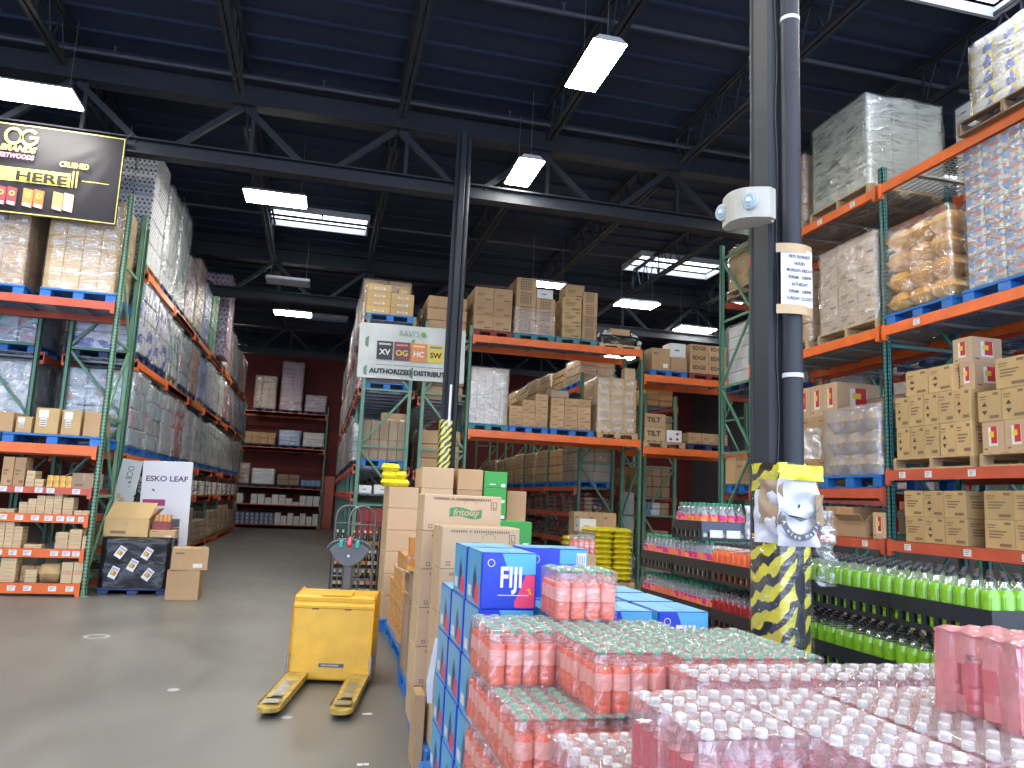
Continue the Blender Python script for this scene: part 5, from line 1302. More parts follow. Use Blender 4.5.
# ------------------------------------------------------------------ bottles
def liquid(name, col, rough=.12):
    m = M(name, col, rough, spec=.6)
    p = [n for n in m.node_tree.nodes if n.type == 'BSDF_PRINCIPLED'][0]
    p.inputs['Subsurface Weight'].default_value = 0; p.inputs['Coat Weight'].default_value = .6; p.inputs['Coat Roughness'].default_value = .05
    return m
PET = pet_mat('clear_bottle_plastic', (.97, .98, .98)); PETP = pet_mat('rosy_bottle_plastic', (1, .90, .90))
LQ = {'pink': liquid('coral_drink', (.80, .145, .06)), 'rose': liquid('rose_drink', (.62, .05, .075)), 'lime': liquid('lime_drink', (.22, .50, .02)), 'orange': liquid('orange_drink', (.85, .13, .02)), 'red': liquid('dark_red_drink', (.36, .02, .02)), 'pale': liquid('pale_drink', (.50, .52, .46))}
CAPG = M('green_cap', (.02, .38, .20), .35); CAPW = M('white_cap', (.74, .75, .77), .35); CAPK = M('black_cap', (.025, .025, .03), .35); CAPDG = M('dark_green_cap', (.03, .25, .13), .35)
LBP = M('pale_pink_label', (.84, .37, .28), .4); LBF = speckle_mat('fruit_label', [(.75, .05, .12), (.85, .35, .05), (.6, .03, .25), (.85, .2, .1)], 26, .4); LBR = M('rose_label', (.62, .12, .15), .4)
BT = {}
def bottle_parts(kind):
    if kind in BT: return BT[kind]
    spec = {'pink': (.205, .032, 'pink', CAPG, LBP, PETP, .150), 'rose': (.205, .032, 'rose', CAPW, None, PETP, .128), 'lime': (.235, .033, 'lime', CAPK, None, PET, .186), 'orange': (.235, .033, 'orange', CAPK, None, PET, .185),
            'fruit': (.235, .033, 'pale', CAPDG, LBF, PET, .165), 'red': (.235, .033, 'red', CAPK, None, PET, .175)}[kind]
    H, r, lq, cap, lab, pet, fill = spec; liq = LQ[lq]; nn = 12
    sh = H - .075
    prof = [(r * .8, 0), (r * .97, .006), (r, .02), (r * .94, .03), (r, .04), (r * .96, H * .33), (r, H * .36), (r, fill if fill < sh else sh), (r, sh), (r * .93, sh + .014), (r * .66, sh + .036), (r * .40, sh + .05), (r * .36, H - .012)]
    if fill > sh: prof = prof[:8] + [(r * .93, sh + .014), (r * .80, fill)] + prof[10:]
    prof = sorted(set(prof), key=lambda p: p[1]) if False else prof
    mats = [liq if (prof[i][1] + prof[i + 1][1]) / 2 < fill else pet for i in range(len(prof) - 1)]
    body = MB().lathe(prof, liq, nn, mats=mats)
    # liquid surface
    rf = r * (.97 if fill < sh else .78)
    body.lathe([(0.001, fill - .001), (rf, fill)], liq, nn, cap=False)
    c = MB().lathe([(.0132, H - .015), (.0134, H - .003), (.0115, H), (.001, H)], cap, 12, cap=False)
    c.lathe([(.0138, H - .0185), (.0138, H - .0155)], cap, 12)
    l = None
    if lab: l = MB().lathe([(r + .0006, H * .36 if kind != 'fruit' else .105), (r + .0006, (sh - .002) if kind != 'fruit' else .158)], lab, nn, cap=False).mesh('label')
    BT[kind] = (body.mesh('bottle'), c.mesh('cap'), l); return BT[kind]
def put_bottle(kind, parent, loc, top=None, rz=None):
    b, c, l = bottle_parts(kind)
    o = obj('bottle', b, parent, loc, RN.uniform(0, 6) if rz is None else rz)
    obj('cap', c, o)
    if l: obj('label', l, o)
    return o
def case_film(W, D, H, nx, ny, mat, wmat, seed=0, drape=.012, window=('-Y',)):
    k = ('cf', round(W, 3), round(D, 3), nx, ny, mat.name, seed, window)
    if k in GM: return GM[k]
    o = MB(); gx, gy = nx * 4, ny * 4; zs = [0, .01, .05, .09, .125, .15, .175, .19]
    def topz(x, y):
        u = (x + W / 2) / W * nx; v = (y + D / 2) / D * ny
        du, dv = (u % 1) - .5, (v % 1) - .5; e = min(1, math.hypot(du, dv) / .62)
        return H + .003 - drape * e * e + noise.noise(Vector((x * 30 + seed, y * 30, seed))) * .003
    vs = []; fs = []
    for j in range(gy + 1):
        for i in range(gx + 1):
            x, y = -W / 2 + W * i / gx, -D / 2 + D * j / gy; vs.append((x * .985, y * .985, topz(x, y)))
    for j in range(gy):
        for i in range(gx): a = j * (gx + 1) + i; fs.append((a, a + 1, a + gx + 2, a + gx + 1))
    o.add(vs, fs, SHRINKT if mat is not SHRINKB else mat, True)
    for face, L, D2, nn in (('-Y', W, D / 2, nx), ('+X', D, W / 2, ny), ('+Y', W, D / 2, nx), ('-X', D, W / 2, ny)):
        g = nn * 5; vs = []; zz = zs + [None]
        for jz, z in enumerate(zz):
            for i in range(g + 1):
                s = -L / 2 + L * i / g; u = (i / g * nn) % 1
                off = D2 + .002 - .007 * (abs(u - .5) * 2) ** 2 + noise.noise(Vector((s * 25 + seed, (z or .2) * 25, D2 * 9))) * .003
                if z is not None and z > .14: off -= (z - .14) * .12
                if z is None: off = D2 * .985
                if face == '-Y': p = (s, -off)
                elif face == '+Y': p = (-s, off)
                elif face == '+X': p = (off, s)
                else: p = (-off, -s)
                zr = topz(p[0], p[1]) if z is None else z
                vs.append((p[0], p[1], zr))
        for jz in range(len(zz) - 1):
            zc = ((zz[jz] or .2) + (zz[jz + 1] or .2)) / 2
            for i in range(g):
                s = (i + .5) / g - .5; a = jz * (g + 1) + i
                win = face in window and ((s / .27) ** 2 + ((zc - .085) / .058) ** 2) < 1
                o.add([vs[a], vs[a + 1], vs[a + g + 2], vs[a + g + 1]], [(0, 1, 2, 3)], wmat if win else mat, True)
    me = o.mesh('shrink_film')
    GM[k] = me; return me
def bottle_case(label, x, y, z, kind='pink', nx=4, ny=3, group=None, sp=.0655, film=None, full=True, win=('-Y', '-X'), rz=0, seed=None, vis=None):
    """x,y = front left corner"""
    W, D = nx * sp, ny * sp
    t = thing('bottle_case', label, 'bottle case', (x + W / 2, y + D / 2, z), rz, group)
    for i in range(nx):
        for j in range(ny):
            if not full and vis and not vis(i, j): continue
            put_bottle(kind, t, ((i + .5) * sp - W / 2, (j + .5) * sp - D / 2, .001))
    fm = film or (SHRINKP if kind == 'pink' else SHRINK)
    obj('shrink_film', case_film(W + .004, D + .004, .205, nx, ny, fm, SHRINK, seed if seed is not None else RN.randint(0, 2), window=win), t)
    return t
ZT = [.12 + .2 * k for k in range(6)]       # tier bases .12 .32 .52 .72 .92 ; top 1.12
SH = .2
# pallets below
pallet('dark pallet under the green-capped coral bottle cases', .6, 1.74, 2.42, 3.4, 0, NAVYP, H=.12)
pallet('dark pallet under the white-capped rose bottle cases', .72, 1.9, 1.3, 2.36, 0, NAVYP, H=.12)
cols = [.66, .925, 1.19, 1.455]
rown = ['front', 'second', 'third', 'fourth', 'fifth']
coln = ['leftmost column', 'second column', 'third column', 'right column']
# top tier, green caps
for ci, (cx, ys) in enumerate(zip(cols, ([2.92, 3.125], [2.52, 2.72, 2.92, 3.125], [2.42, 2.62, 2.82, 3.02], [2.42, 2.62, 2.82]))):
    for ri, cy in enumerate(ys):
        bottle_case('green-capped coral bottle case, top layer, %s, %s from the camera' % (coln[ci], rown[ri]), cx + RN.uniform(-.004, .004), cy, .92, 'pink', 4, 3, rz=RN.uniform(-.012, .012))
bottle_case('single coral bottle case standing on top of the others before the blue cartons', .982, 3.145, 1.125, 'pink', 4, 4, seed=1, rz=-.01)
# lower tiers green
for ti in range(3, -1, -1):
    for ci, cx in enumerate(cols[:2]):
        for ri, cy in enumerate((2.50, 2.71, 2.92, 3.125)):
            if ci == 1 and ri > 0 and ti < 3: continue
            bottle_case('green-capped coral bottle case, %s layer, %s, %s from the camera' % (ordn[ti], coln[ci], rown[ri]), cx - .01 * (3 - ti) * .4, cy, ZT[ti], 'pink', 4, 3, full=False,
                        vis=lambda i, j, ci=ci, ri=ri, ti=ti: (ci == 0 and i == 0) or (ri == 0 and j == 0) or (ti == 3 and ri <= 1))
block('lower layers of coral bottle cases in the middle of the green-capped stack', 1.195, 1.73, 2.44, 3.38, .12, .905, (2, 4, 4), M('coral_packs', (.6, .2, .17), .4), SHRINKP, name='bottle_case_layers', cat='bottle cases', seed=2, amp=.004)
block('lower layers hidden behind the second column of coral bottle cases', .935, 1.18, 2.74, 3.30, .12, .70, (1, 3, 3), M('coral_packs', (.6, .2, .17), .4), SHRINKP, name='bottle_case_layers', cat='bottle cases', seed=3, amp=.004)
# white caps, far block
for ci in range(4):
    for ri in range(1):
        bottle_case('case of rose bottles with white caps, farthest row, %s' % (['leftmost', 'second from left', 'third from left', 'rightmost'][ci]), 1.095 + ci * .268, 2.125, .92, 'rose', 4, 3)
near = [(.83, (1.60, 1.81)), (1.10, (1.40, 1.605, 1.81)), (1.385, (1.2, 1.405, 1.61, 1.815)), (1.655, (1.2, 1.405, 1.61, 1.815)), (1.925, (1.815, 2.02))]
for ci, (cx, ys) in enumerate(near):
    for ri, cy in enumerate(ys):
        bottle_case('white-capped rose bottle case, near block, %s, %s row' % (['leftmost column', 'second column', 'third column', 'fourth column', 'rightmost column'][ci], rown[ri]), cx, cy, .92, 'rose', 4, 3)
# lower white tier, left
for ri, cy in enumerate((1.55, 1.755, 1.96, 2.165)):
    bottle_case('case of rose bottles with white caps, second layer at the left, %s from the camera' % rown[ri], .725, cy, .715, 'rose', 4, 3)
block('lower layers of rose bottle cases under the white caps', .735, 1.89, 1.32, 2.35, .12, .705, (4, 5, 3), M('rose_packs', (.42, .12, .13), .4), SHRINKP, name='bottle_case_layers', cat='bottle cases', seed=1, amp=.004)
block('middle layer of rose bottle cases under the near white caps', .99 + .01, 2.18, 1.22, 2.33, .71, .915, (5, 6, 1), M('rose_packs', (.42, .12, .13), .4), SHRINKP, name='bottle_case_layers', cat='bottle cases', seed=0, amp=.004)
bottle_case('case of rose bottles with white caps standing on top at the right picture edge', 1.59, 1.525, 1.125, 'rose', 3, 4, film=SHRINKB, win=('-X',), seed=2)

# ------------------------------------------------------------------ blue water cartons
def fiji_mesh():
    if 'fj' in GM: return GM['fj']
    W, D, H = .252, .338, .245
    o = MB().cbox(-W / 2, W / 2, -D / 2, D / 2, 0, H, FIJB, .004)
    o.decal('-Y', W, D, H, .50, .98, .62, .99, FIJL); o.decal('-Y', W, D, H, .0, 0, 0, 0, FIJL, .0012, [(.36, .99), (.50, .99), (.50, .62)])
    o.decal('-Y', W, D, H, 0, 0, 0, 0, PINKF, .0016, [(.62, .03), (.97, .03), (.97, .60), (.80, .62), (.74, .45), (.66, .25), (.60, .12)])
    o.decal('-Y', W, D, H, 0, 0, 0, 0, YEL, .002, [(.82, .36), (.88, .38), (.86, .28), (.92, .26), (.88, .34)])
    for f in ('-X', '+X'):
        o.decal(f, W, D, H, .02, .96, .02, .98, FIJL)
        o.decal(f, W, D, H, 0, 0, 0, 0, DKB, .0016, [(.45, .1), (.75, .1), (.7, .5), (.55, .75), (.45, .5)])
        o.decal(f, W, D, H, 0, 0, 0, 0, PINKF, .002, [(.55, .06), (.9, .06), (.88, .38), (.68, .42), (.6, .25)])
        o.decal(f, W, D, H, .12, .36, .12, .32, LBL, .002)
    o.decal('+Z', W, D, H, .01, .99, .01, .99, M('sky_blue_carton_top', (.17, .48, .68), .4))
    o.decal('+Z', W, D, H, .49, .51, .01, .99, DKB, .0018)
    GM['fj'] = o.mesh('carton'); return GM['fj']
def fiji(label, x, y, z, group=None, txt=True, rz=0):
    o = tag(obj('water_carton', fiji_mesh(), None, (x + .126, y + .169, z), rz), label, 'carton', group)
    if txt:
        lettering('FIJI', .125, WHITE, o, (.008, -.1722, .135), bold=.003, sx=.70, name='lettering')
        o2 = MB()
        o2.box(-.05, .09, -.1725, -.172, .060, .063, WHITE)
        obj('small_print', o2, o)
        o2 = MB(); ring(o2, -.085, .2, .014, .014, .003, WHITE, n=16, y=-.1725); obj('round_seal', o2, o)
    return o
pallet('blue pallet under the blue water cartons', .66, 2.02, 3.44, 4.6, 0, H=.14)
for tier in range(5):
    z = .14 + tier * .246; tn = ['bottom', 'second', 'third', 'fourth', 'top'][tier]
    for ix in range(4):
        for iy in range(3):
            if tier == 4 and not (ix == 0 and iy < 2): continue
            if tier < 3 and 0 < ix < 3 and iy != 0: continue
            fiji('blue water carton with lettering, %s layer, column %s from the left, %s row' % (tn, ordn[ix], ordn[iy]), .725 + ix * .283 - .004 * (4 - tier) * (ix == 0), 3.455 + iy * .372, z, txt=(iy == 0 or tier == 4))
block('inner blue water cartons in the middle of the lower layers', 1.01, 1.55, 3.86, 4.5, .14, .86, (3, 2, 3), FIJB, False, name='carton_block', cat='cartons')
o = fiji('blue water carton turned sideways with a round seal, behind the coral case standing on top', 1.03, 3.85, 1.124, txt=False, rz=PI / 2); o.location.x = 1.2; o.location.y = 4.02
o2 = MB(); ring(o2, -.11, .19, .02, .02, .003, WHITE, n=18, y=-.001); o2.box(.11, .16, -.001, 0, .12, .225, WHITE)
for k in range(5): o2.box(.113 + k * .009, .116 + k * .009, -.002, -.001, .13, .215, GRY)
pf = MB().box(-.167, .167, -.0015, 0, .003, .243, FIJB).box(.02, .105, -.002, -.001, .17, .24, FIJL).box(.105, .167, -.002, -.001, .1, .24, FIJL)
q = obj('side_print', pf, o, (-.1275, 0, 0)); q.rotation_euler = (0, 0, -PI / 2)
q = obj('seal_print', o2, o, (-.131, 0, 0)); q.rotation_euler = (0, 0, -PI / 2)

# ------------------------------------------------------------------ brown cartons on the left, snack maker's
pallet('blue pallet under the tall stacks of brown snack cartons', .72, 1.74, 4.76, 5.75, 0, H=.14)
GRNP = M('logo_green', (.05, .25, .08), .5)
def logo(o, W, D, u=.02):
    vs = []
    for k in range(13):
        x = -.11 + .22 * k / 12; vs.append((x, -D / 2 - .002, .128 + .028 + .010 * math.sin(k * .52)))
    for k in range(12, -1, -1):
        x = -.11 + .22 * k / 12; vs.append((x, -D / 2 - .002, .128 - .030 + .010 * math.sin(k * .52)))
    obj('logo_ribbon', MB().add([(x + u, y, z) for x, y, z in vs], [tuple(range(len(vs)))[::-1]], GRNP), o)
    lettering('fritolay', .062, CARDP, o, (u, -D / 2 - .0035, .13), bold=.001, shear=.25)
    r_ = MB(); ring(r_, u + .03, .185, .042, .03, .0025, INK2, 0, PI, n=20, y=-D / 2 - .0015); obj('sun_print', r_, o)
for k in range(5):
    z = .14 + k * .2585
    o = carton('brown snack carton with small printed lettering, %s of the front stack beside the blue cartons' % ['bottom', 'second', 'third', 'fourth', 'topmost'][k], .745, 1.235, 4.79, 5.14, z, z + .257, 'frito')
    logo(o, .49, .35)
    z = .14 + k * .2475
for k in range(6):
    z = .14 + k * .2475
    o = carton('brown snack carton with a green ribbon logo, %s of the rear stack' % ['bottom', 'second', 'third', 'fourth', 'fifth', 'topmost'][k], .685, 1.215, 5.25, 5.6, z, z + .246, 'frito')
    logo(o, .53, .35, .02)
lettering('SNACKS & INGREDIENTS', .022, INK2, bpy.data.objects[o.name], (-.03, -.178, .217), sx=1.3)
# white strap hanging in front
tag(obj('white_strap', MB().add([(0, 0, 0), (.03, .0, 0), (.055, .03, .36), (.03, .03, .36), (-.01, .0, .12), (.03, 0, .12)], [(0, 1, 5, 4), (4, 5, 2, 3)], WHITE), None, (.70, 5.3 - .6, .42)), 'white strap hanging down beside the snack cartons', 'strap')
carton('upright brown carton leaning at the foot of the snack carton stacks', .66, .72, 4.9, 5.1, .0, .42, 'plain')
# open boxes and cartons behind, y 5.9..7
pallet('blue pallet under the open and closed mixed cartons behind the snack cartons', .78, 1.7, 6.1, 7.1, 0, H=.14)
carton('brown carton at the bottom below the open carton facing the aisle', .8, 1.3, 6.15, 6.6, .14, .5, 'plain')
open_box('open brown carton with its dark inside showing, lying in the mixed stack', .8, 1.25, 6.15, 6.6, .5, .26, CARD, (1, 0, -.6, 1))
carton('lower of the upright brown cartons right of the open carton', .98, 1.3, 5.75, 6.05, .14, .8, 'lab')
carton('upper upright brown carton with white labels behind the snack stack', .9, 1.28, 5.72, 6.08, .8, 1.24, 'lab')
open_box('small grey-brown box with a pale flap raised, beside the orange cases', .79, 1.02, 6.7, 6.98, .7, .26, CARDD, (.3, 0, -.9, .4))
carton('brown carton below the small flapped box', .79, 1.2, 6.66, 7.05, .14, .7, 'grey')
carton('brown carton with a blue label in the mixed stack', .92, 1.4, 7.15, 7.45, .96, 1.17, 'wrapper', mat=CARD)
carton('brown carton with nothing printed on top of the blue-labelled one', .98, 1.4, 7.15, 7.45, 1.17, 1.37, 'plain')
stack('brown carton supporting the blue-labelled carton', 'cartons under the blue-labelled one', .92, 1.4, 7.12, 7.5, .14, .273, 1, 1, 3, 'plain')
pallet('blue pallet under the blue-labelled carton column', .86, 1.7, 7.12, 7.6, 0, H=.14)
carton('narrow deep blue packet standing upright beside the plain carton', .93, .975, 7.13, 7.3, 1.172, 1.37, 'plain', cat='packet', name='packet', mat=M('royal_blue_packet', (.04, .04, .42), .4))
ORC = speckle_mat('orange_snack_case', [(.75, .26, .03), (.8, .4, .05), (.45, .3, .35), (.75, .45, .2)], 22, .4)
pallet('blue pallet under the orange-printed cases along the aisle', .86, 1.7, 7.7, 9.5, 0, H=.14)
stack('orange-printed snack case in the stacks along the aisle', 'orange snack cases', .88, 1.5, 7.72, 9.45, .14, .175, 2, 5, 5, 'plain', hs=[[5, 5, 5, 4, 3], [5, 5, 5, 4, 4]], mat=ORC, jit=.015, gap=.012, cat='case', name='snack_case')
carton('orange and light blue packet on top of the orange cases', .9, 1.0, 7.75, 7.9, 1.02, 1.2, 'plain', mat=M('orange_packet', (.7, .3, .08), .45), cat='packet', name='packet')
# tall plain brown cartons, y 9.6..11
pallet('blue pallet under the tall column of plain brown cartons by the aisle', .8, 2.3, 9.65, 10.9, 0, H=.14)
for k in range(6):
    carton('plain brown carton in the tall column by the aisle, %s from the floor' % ordn[k], .83, 1.19, 9.7, 10.5, .14 + k * .262, .14 + (k + 1) * .262 - .002, 'pale')
for k in range(7):
    carton('plain brown carton in the second tall column, %s from the floor' % ordn[k], 1.22, 1.62, 9.72, 10.4, .14 + k * .262, .14 + (k + 1) * .262 - .002, 'pale')
for k in range(7):
    carton('plain brown carton in the third tall column from the aisle, %s from the floor' % ordn[k], 1.68, 2.0, 9.74, 10.3, .14 + k * .262, .14 + (k + 1) * .262 - .002, 'plain')
for k, (x, z, w) in enumerate(((.72 + .02, 1.712, .2), (.86, 1.712, .24), (.74, 1.80, .2), (.9, 1.81, .16), (.73, 1.90, .24))):
    sack('small yellow pack %s of five piled on the tall brown column' % ordn[k], x, x + w, 9.9, 10.1, z, z + .1, YS)
for k in range(4):
    z = .14 + k * .435
for k, (z0, z1) in enumerate(((1.36, 1.555), (1.556, 1.755), (1.756, 1.96))):
    carton('bright green carton with a white label, %s of three behind the snack cartons' % ('bottom', 'middle', 'top')[k], 2.02, 2.32, 9.76, 10.2, z0, z1, 'green')
stack('brown carton under the green cartons', 'cartons under the green ones', 2.02, 2.34, 9.76, 10.2, .14, .3, 1, 1, 4, 'plain')
carton('spacer carton under the green cartons', 2.02, 2.34, 9.76, 10.2, 1.34, 1.358, 'plain') if False else None
for k in range(3):
    carton('tan carton behind right of the green cartons, %s of three' % ordn[k], 2.36, 2.62, 9.9, 10.3, .14 + k * .53, .14 + (k + 1) * .53 - .002, 'plain')
pallet('wooden pallet under the tan and green cartons', 2.32, 3.3, 9.65, 10.7, 0, WOOD, 'wood')
pallet('wooden pallet under the wide green carton', 1.75, 2.75, 8.35, 9.3, 0, WOOD, 'wood')
for k in range(4):
    carton('%s carton of the stack with the wide green one on top' % ('lowest', 'second', 'third', 'green topmost')[k], 1.92, 2.3, 8.4, 8.9, .14 + k * .31, .14 + (k + 1) * .31 - .002, 'green' if k == 3 else 'plain')
# far small case of coral bottles
pallet('wooden pallet under the column carrying a small coral bottle case', 2.8, 3.7, 8.5, 9.5, 0, WOOD, 'wood')
stack('brown carton in the column carrying a small coral bottle case', 'cartons under the small bottle case', 2.84, 3.12, 8.55, 8.85, .14, .225, 1, 1, 4, 'plain')
bottle_case('small far case of coral bottles peeping over the blue carton with the seal', 2.85, 8.58, 1.042, 'pink', 4, 3, seed=0)

# ------------------------------------------------------------------ pallet truck
YP = M('truck_yellow_paint', (.76, .42, .02), .42, nscale=7, namt=.1, bump=.04)
YD = M('worn_yellow_paint', (.48, .33, .07), .5, nscale=12, namt=.35)
GP = M('grey_truck_plastic', (.075, .08, .088), .4)
STL = M('worn_steel', (.4, .39, .36), .35, metal=.8, nscale=14, namt=.25)
t = thing('pallet_truck', 'yellow electric pallet truck with two forks standing in the aisle', 'pallet truck', (.195, 7.03, 0), -.17)
o = MB()
pts = [(0, .03), (0, .62), (.03, .69), (.42, .73), (.5, .65), (.5, .03)]
vs = [(s * (.345 if z > .5 else .345), y * 1.0 + (z - .1) * .10, z) for s in (-1, 1) for y, z in pts]
o.add(vs, [tuple(range(6))[::-1], tuple(range(6, 12))] + [(i, i + 6, (i + 1) % 6 + 6, (i + 1) % 6) for i in range(6)], YP)
body = obj('body', o, t)
md = body.modifiers.new('bevel', 'BEVEL'); md.width = .02; md.segments = 2
lid = MB().cbox(-.35, .35, .048, .46, .665, .70, YP, .01); lid.add([(-.34, .085, .70), (.34, .085, .70), (.34, .45, .785), (-.34, .45, .785), (-.34, .085, .7), (.34, .085, .7)], [(0, 1, 2, 3)], YP)
obj('battery_cover', MB().cbox(-.35, .35, .045, .1, .605, .65, YP, .012).cbox(-.35, .35, .07, .50, .65, .72, YP, .02).cbox(-.12, .14, .075, .3, .71, .735, YP, .012), t)
for x in (-.16, .12): obj('hinge', MB().tube((x - .03, .046, .61), (x + .03, .046, .61), .006, M('rusty_red', (.2, .05, .03), .7), 6), t)
obj('name_plate', MB().box(-.09, .12, -.004, -.001, .14, .17, GRY).box(-.07, .08, -.006, -.004, .148, .162, STL), t)
obj('base_rim', MB().cbox(-.33, .33, .03, .52, .05, .12, BLKPL, .01), t)
for sx in (-1, 1):
    o = MB(); x = sx * .255; hw = .085
    n = 10
    out = [(x - hw, .02), (x + hw, .02), (x + hw, -.98)] + [(x + hw * math.cos(a), -1.0 - .09 * math.sin(a)) for a in [PI * k / n for k in range(n + 1)]] + [(x - hw, -.98)]
    m_ = len(out); v0 = [(a, b, .045 + (.0 if b > -.9 else .0)) for a, b in out] + [(a, b, .095 if b > -1.0 else .075) for a, b in out]
    o.add(v0, [tuple(range(m_))[::-1] if False else tuple(range(m_)), tuple(range(m_, 2 * m_))[::-1]] + [(i, (i + 1) % m_, m_ + (i + 1) % m_, m_ + i) for i in range(m_)], YD)
    f = obj('fork', o, t)
    obj('wear_plate', MB().box(x - .06, x + .06, -1.0, -.9, .0955, .0965, STL).box(x - .055, x + .055, -.885, -.86, .0955, .0967, HOLE).box(x - .045, x + .045, -.8, -.3, .0955, .0962, STL), f)
    obj('load_roller', MB().tube((x - .05, -.93, .035), (x + .05, -.93, .035), .035, RUBBER, 14), t)
    obj('side_bracket', MB().cbox(x + sx * .08, x + sx * .10, -.02, .2, .04, .24, STL, .004), t)
obj('drive_wheel', MB().tube((-.06, .36, .09), (.06, .36, .09), .09, RUBBER, 18), t)
# tiller
tl = obj('tiller_arm', MB().cbox(-.045, .045, .50, .56, .4, 1.0, GP, .015), t, (.03, .0, 0))
h = MB()
vs = [(-.19, .50, 1.08), (-.12, .49, .98), (-.03, .485, .93), (.03, .485, .93), (.12, .49, .98), (.19, .50, 1.08), (.12, .50, 1.13), (.0, .5, 1.15), (-.12, .50, 1.13)]
k_ = len(vs); v2 = [(x, y + .10, z + .02) for x, y, z in vs]
h.add(vs + v2, [tuple(range(k_)), tuple(range(k_, 2 * k_))[::-1]] + [(i, k_ + i, k_ + (i + 1) % k_, (i + 1) % k_) for i in range(k_)], GP)
hd = obj('control_head', h, tl)
md = hd.modifiers.new('bevel', 'BEVEL'); md.width = .012; md.segments = 2
arch = [(-.20 * math.cos(a), .54, 1.09 + .085 * math.sin(a)) for a in [PI * k / 12 for k in range(13)]]
obj('handle_loop', MB().path(arch, .016, GP, 8), tl)
for s in (-1, 1): obj('grip_button', MB().cbox(s * .075 - .02, s * .075 + .02, .48, .56, 1.10, 1.17, M('turquoise_button', (.02, .35, .28), .4), .008), tl)
obj('red_button', MB().tube((0, .48, 1.12), (0, .53, 1.19), .024, M('red_button', (.5, .08, .1), .4), 12), tl)
obj('key_switch', MB().tube((0, .475, 1.03), (0, .50, 1.03), .012, WHITE, 10), tl)

# ------------------------------------------------------------------ hand trucks and dark bottles behind the truck
for k, (x, y, lab) in enumerate(((.585, 10.6, 'right hoop-handled grey hand truck behind the pallet truck'), (.42, 11.0, 'left hoop-handled grey hand truck behind the pallet truck'))):
    t = thing('hand_truck', lab, 'hand truck', (x, y, 0))
    hoop = [(-.17, 0, .1), (-.17, 0, 1.28)] + [(-.17 * math.cos(a), 0, 1.28 + .16 * math.sin(a)) for a in [PI * j / 10 for j in range(1, 10)]] + [(.17, 0, 1.28), (.17, 0, .1)]
    obj('hoop_frame', MB().path(hoop, .014, M('grey_tube_steel', (.16, .17, .18), .35, metal=.5), 8), t)
    obj('cross_bar', MB().tube((-.17, 0, .5), (.17, 0, .5), .012, MATS['grey_tube_steel'], 6).tube((-.17, 0, .9), (.17, 0, .9), .012, MATS['grey_tube_steel'], 6).tube((-.17, 0, 1.2), (.17, 0, 1.2), .012, MATS['grey_tube_steel'], 6), t)
    obj('toe_plate', MB().box(-.2, .2, -.25, 0, .03, .04, STL), t)
    for s in (-1, 1): obj('wheel', MB().tube((s * .2, .08, .1), (s * .24, .08, .1), .1, RUBBER, 16), t)
t = thing('wire_display_rack', 'low dark wire rack full of dark bottles behind the pallet truck', 'display rack', (.56, 11.45, 0))
for z in (.05, .32, .59, .86): obj('shelf', MB().box(-.32, .32, -.18, .18, z - .012, z, BLKPL), t)
for x in (-.32, .32):
    for y in (-.18, .18): obj('post', MB().tube((x, y, 0), (x, y, 1.15), .01, BLKPL, 6), t)
DKG = M('dark_bottle_glass', (.02, .015, .015), .08)
dk = MB().lathe([(.028, 0), (.03, .01), (.03, .13), (.012, .175), (.012, .2)], DKG, 10).lathe([(.0305, .04), (.0305, .09)], M('gold_and_white_label', (.6, .5, .3), .5), 10, cap=False).lathe([(.013, .2), (.013, .235)], CAPW, 8)
dkm = dk.mesh('bottle'); dk2 = MB().lathe([(.028, 0), (.03, .01), (.03, .13), (.012, .175), (.012, .2)], DKG, 10).lathe([(.0305, .04), (.0305, .09)], M('orange_label', (.6, .25, .05), .5), 10, cap=False).lathe([(.013, .2), (.013, .23)], GOLD, 8).mesh('bottle')
for zi, z in enumerate((.05, .32, .59, .86)):
    for i in range(8):
        for j in range(2):
            tag(obj('dark_bottle', dkm if (zi + i // 2) % 2 else dk2, None, (.29 + i * .077, 11.3 + j * .1, z)), 'dark bottle on shelf %s of the low wire rack' % ['one', 'two', 'three', 'four'][zi], 'wine bottle', 'dark bottles, wire rack shelf %d' % (zi + 1))
stack('red box on the floor stack behind the hand trucks', 'red boxes behind the hand trucks', .74, 1.5, 15.85, 16.4, .78, .28, 3, 1, 2, 'plain', mat=M('dull_red_carton', (.28, .04, .035), .6))
block('low wide brown block of cases below the red boxes', .74, 1.55, 15.85, 16.5, .0, .78, (3, 1, 3), CARDD, False, name='carton_block', cat='cartons')

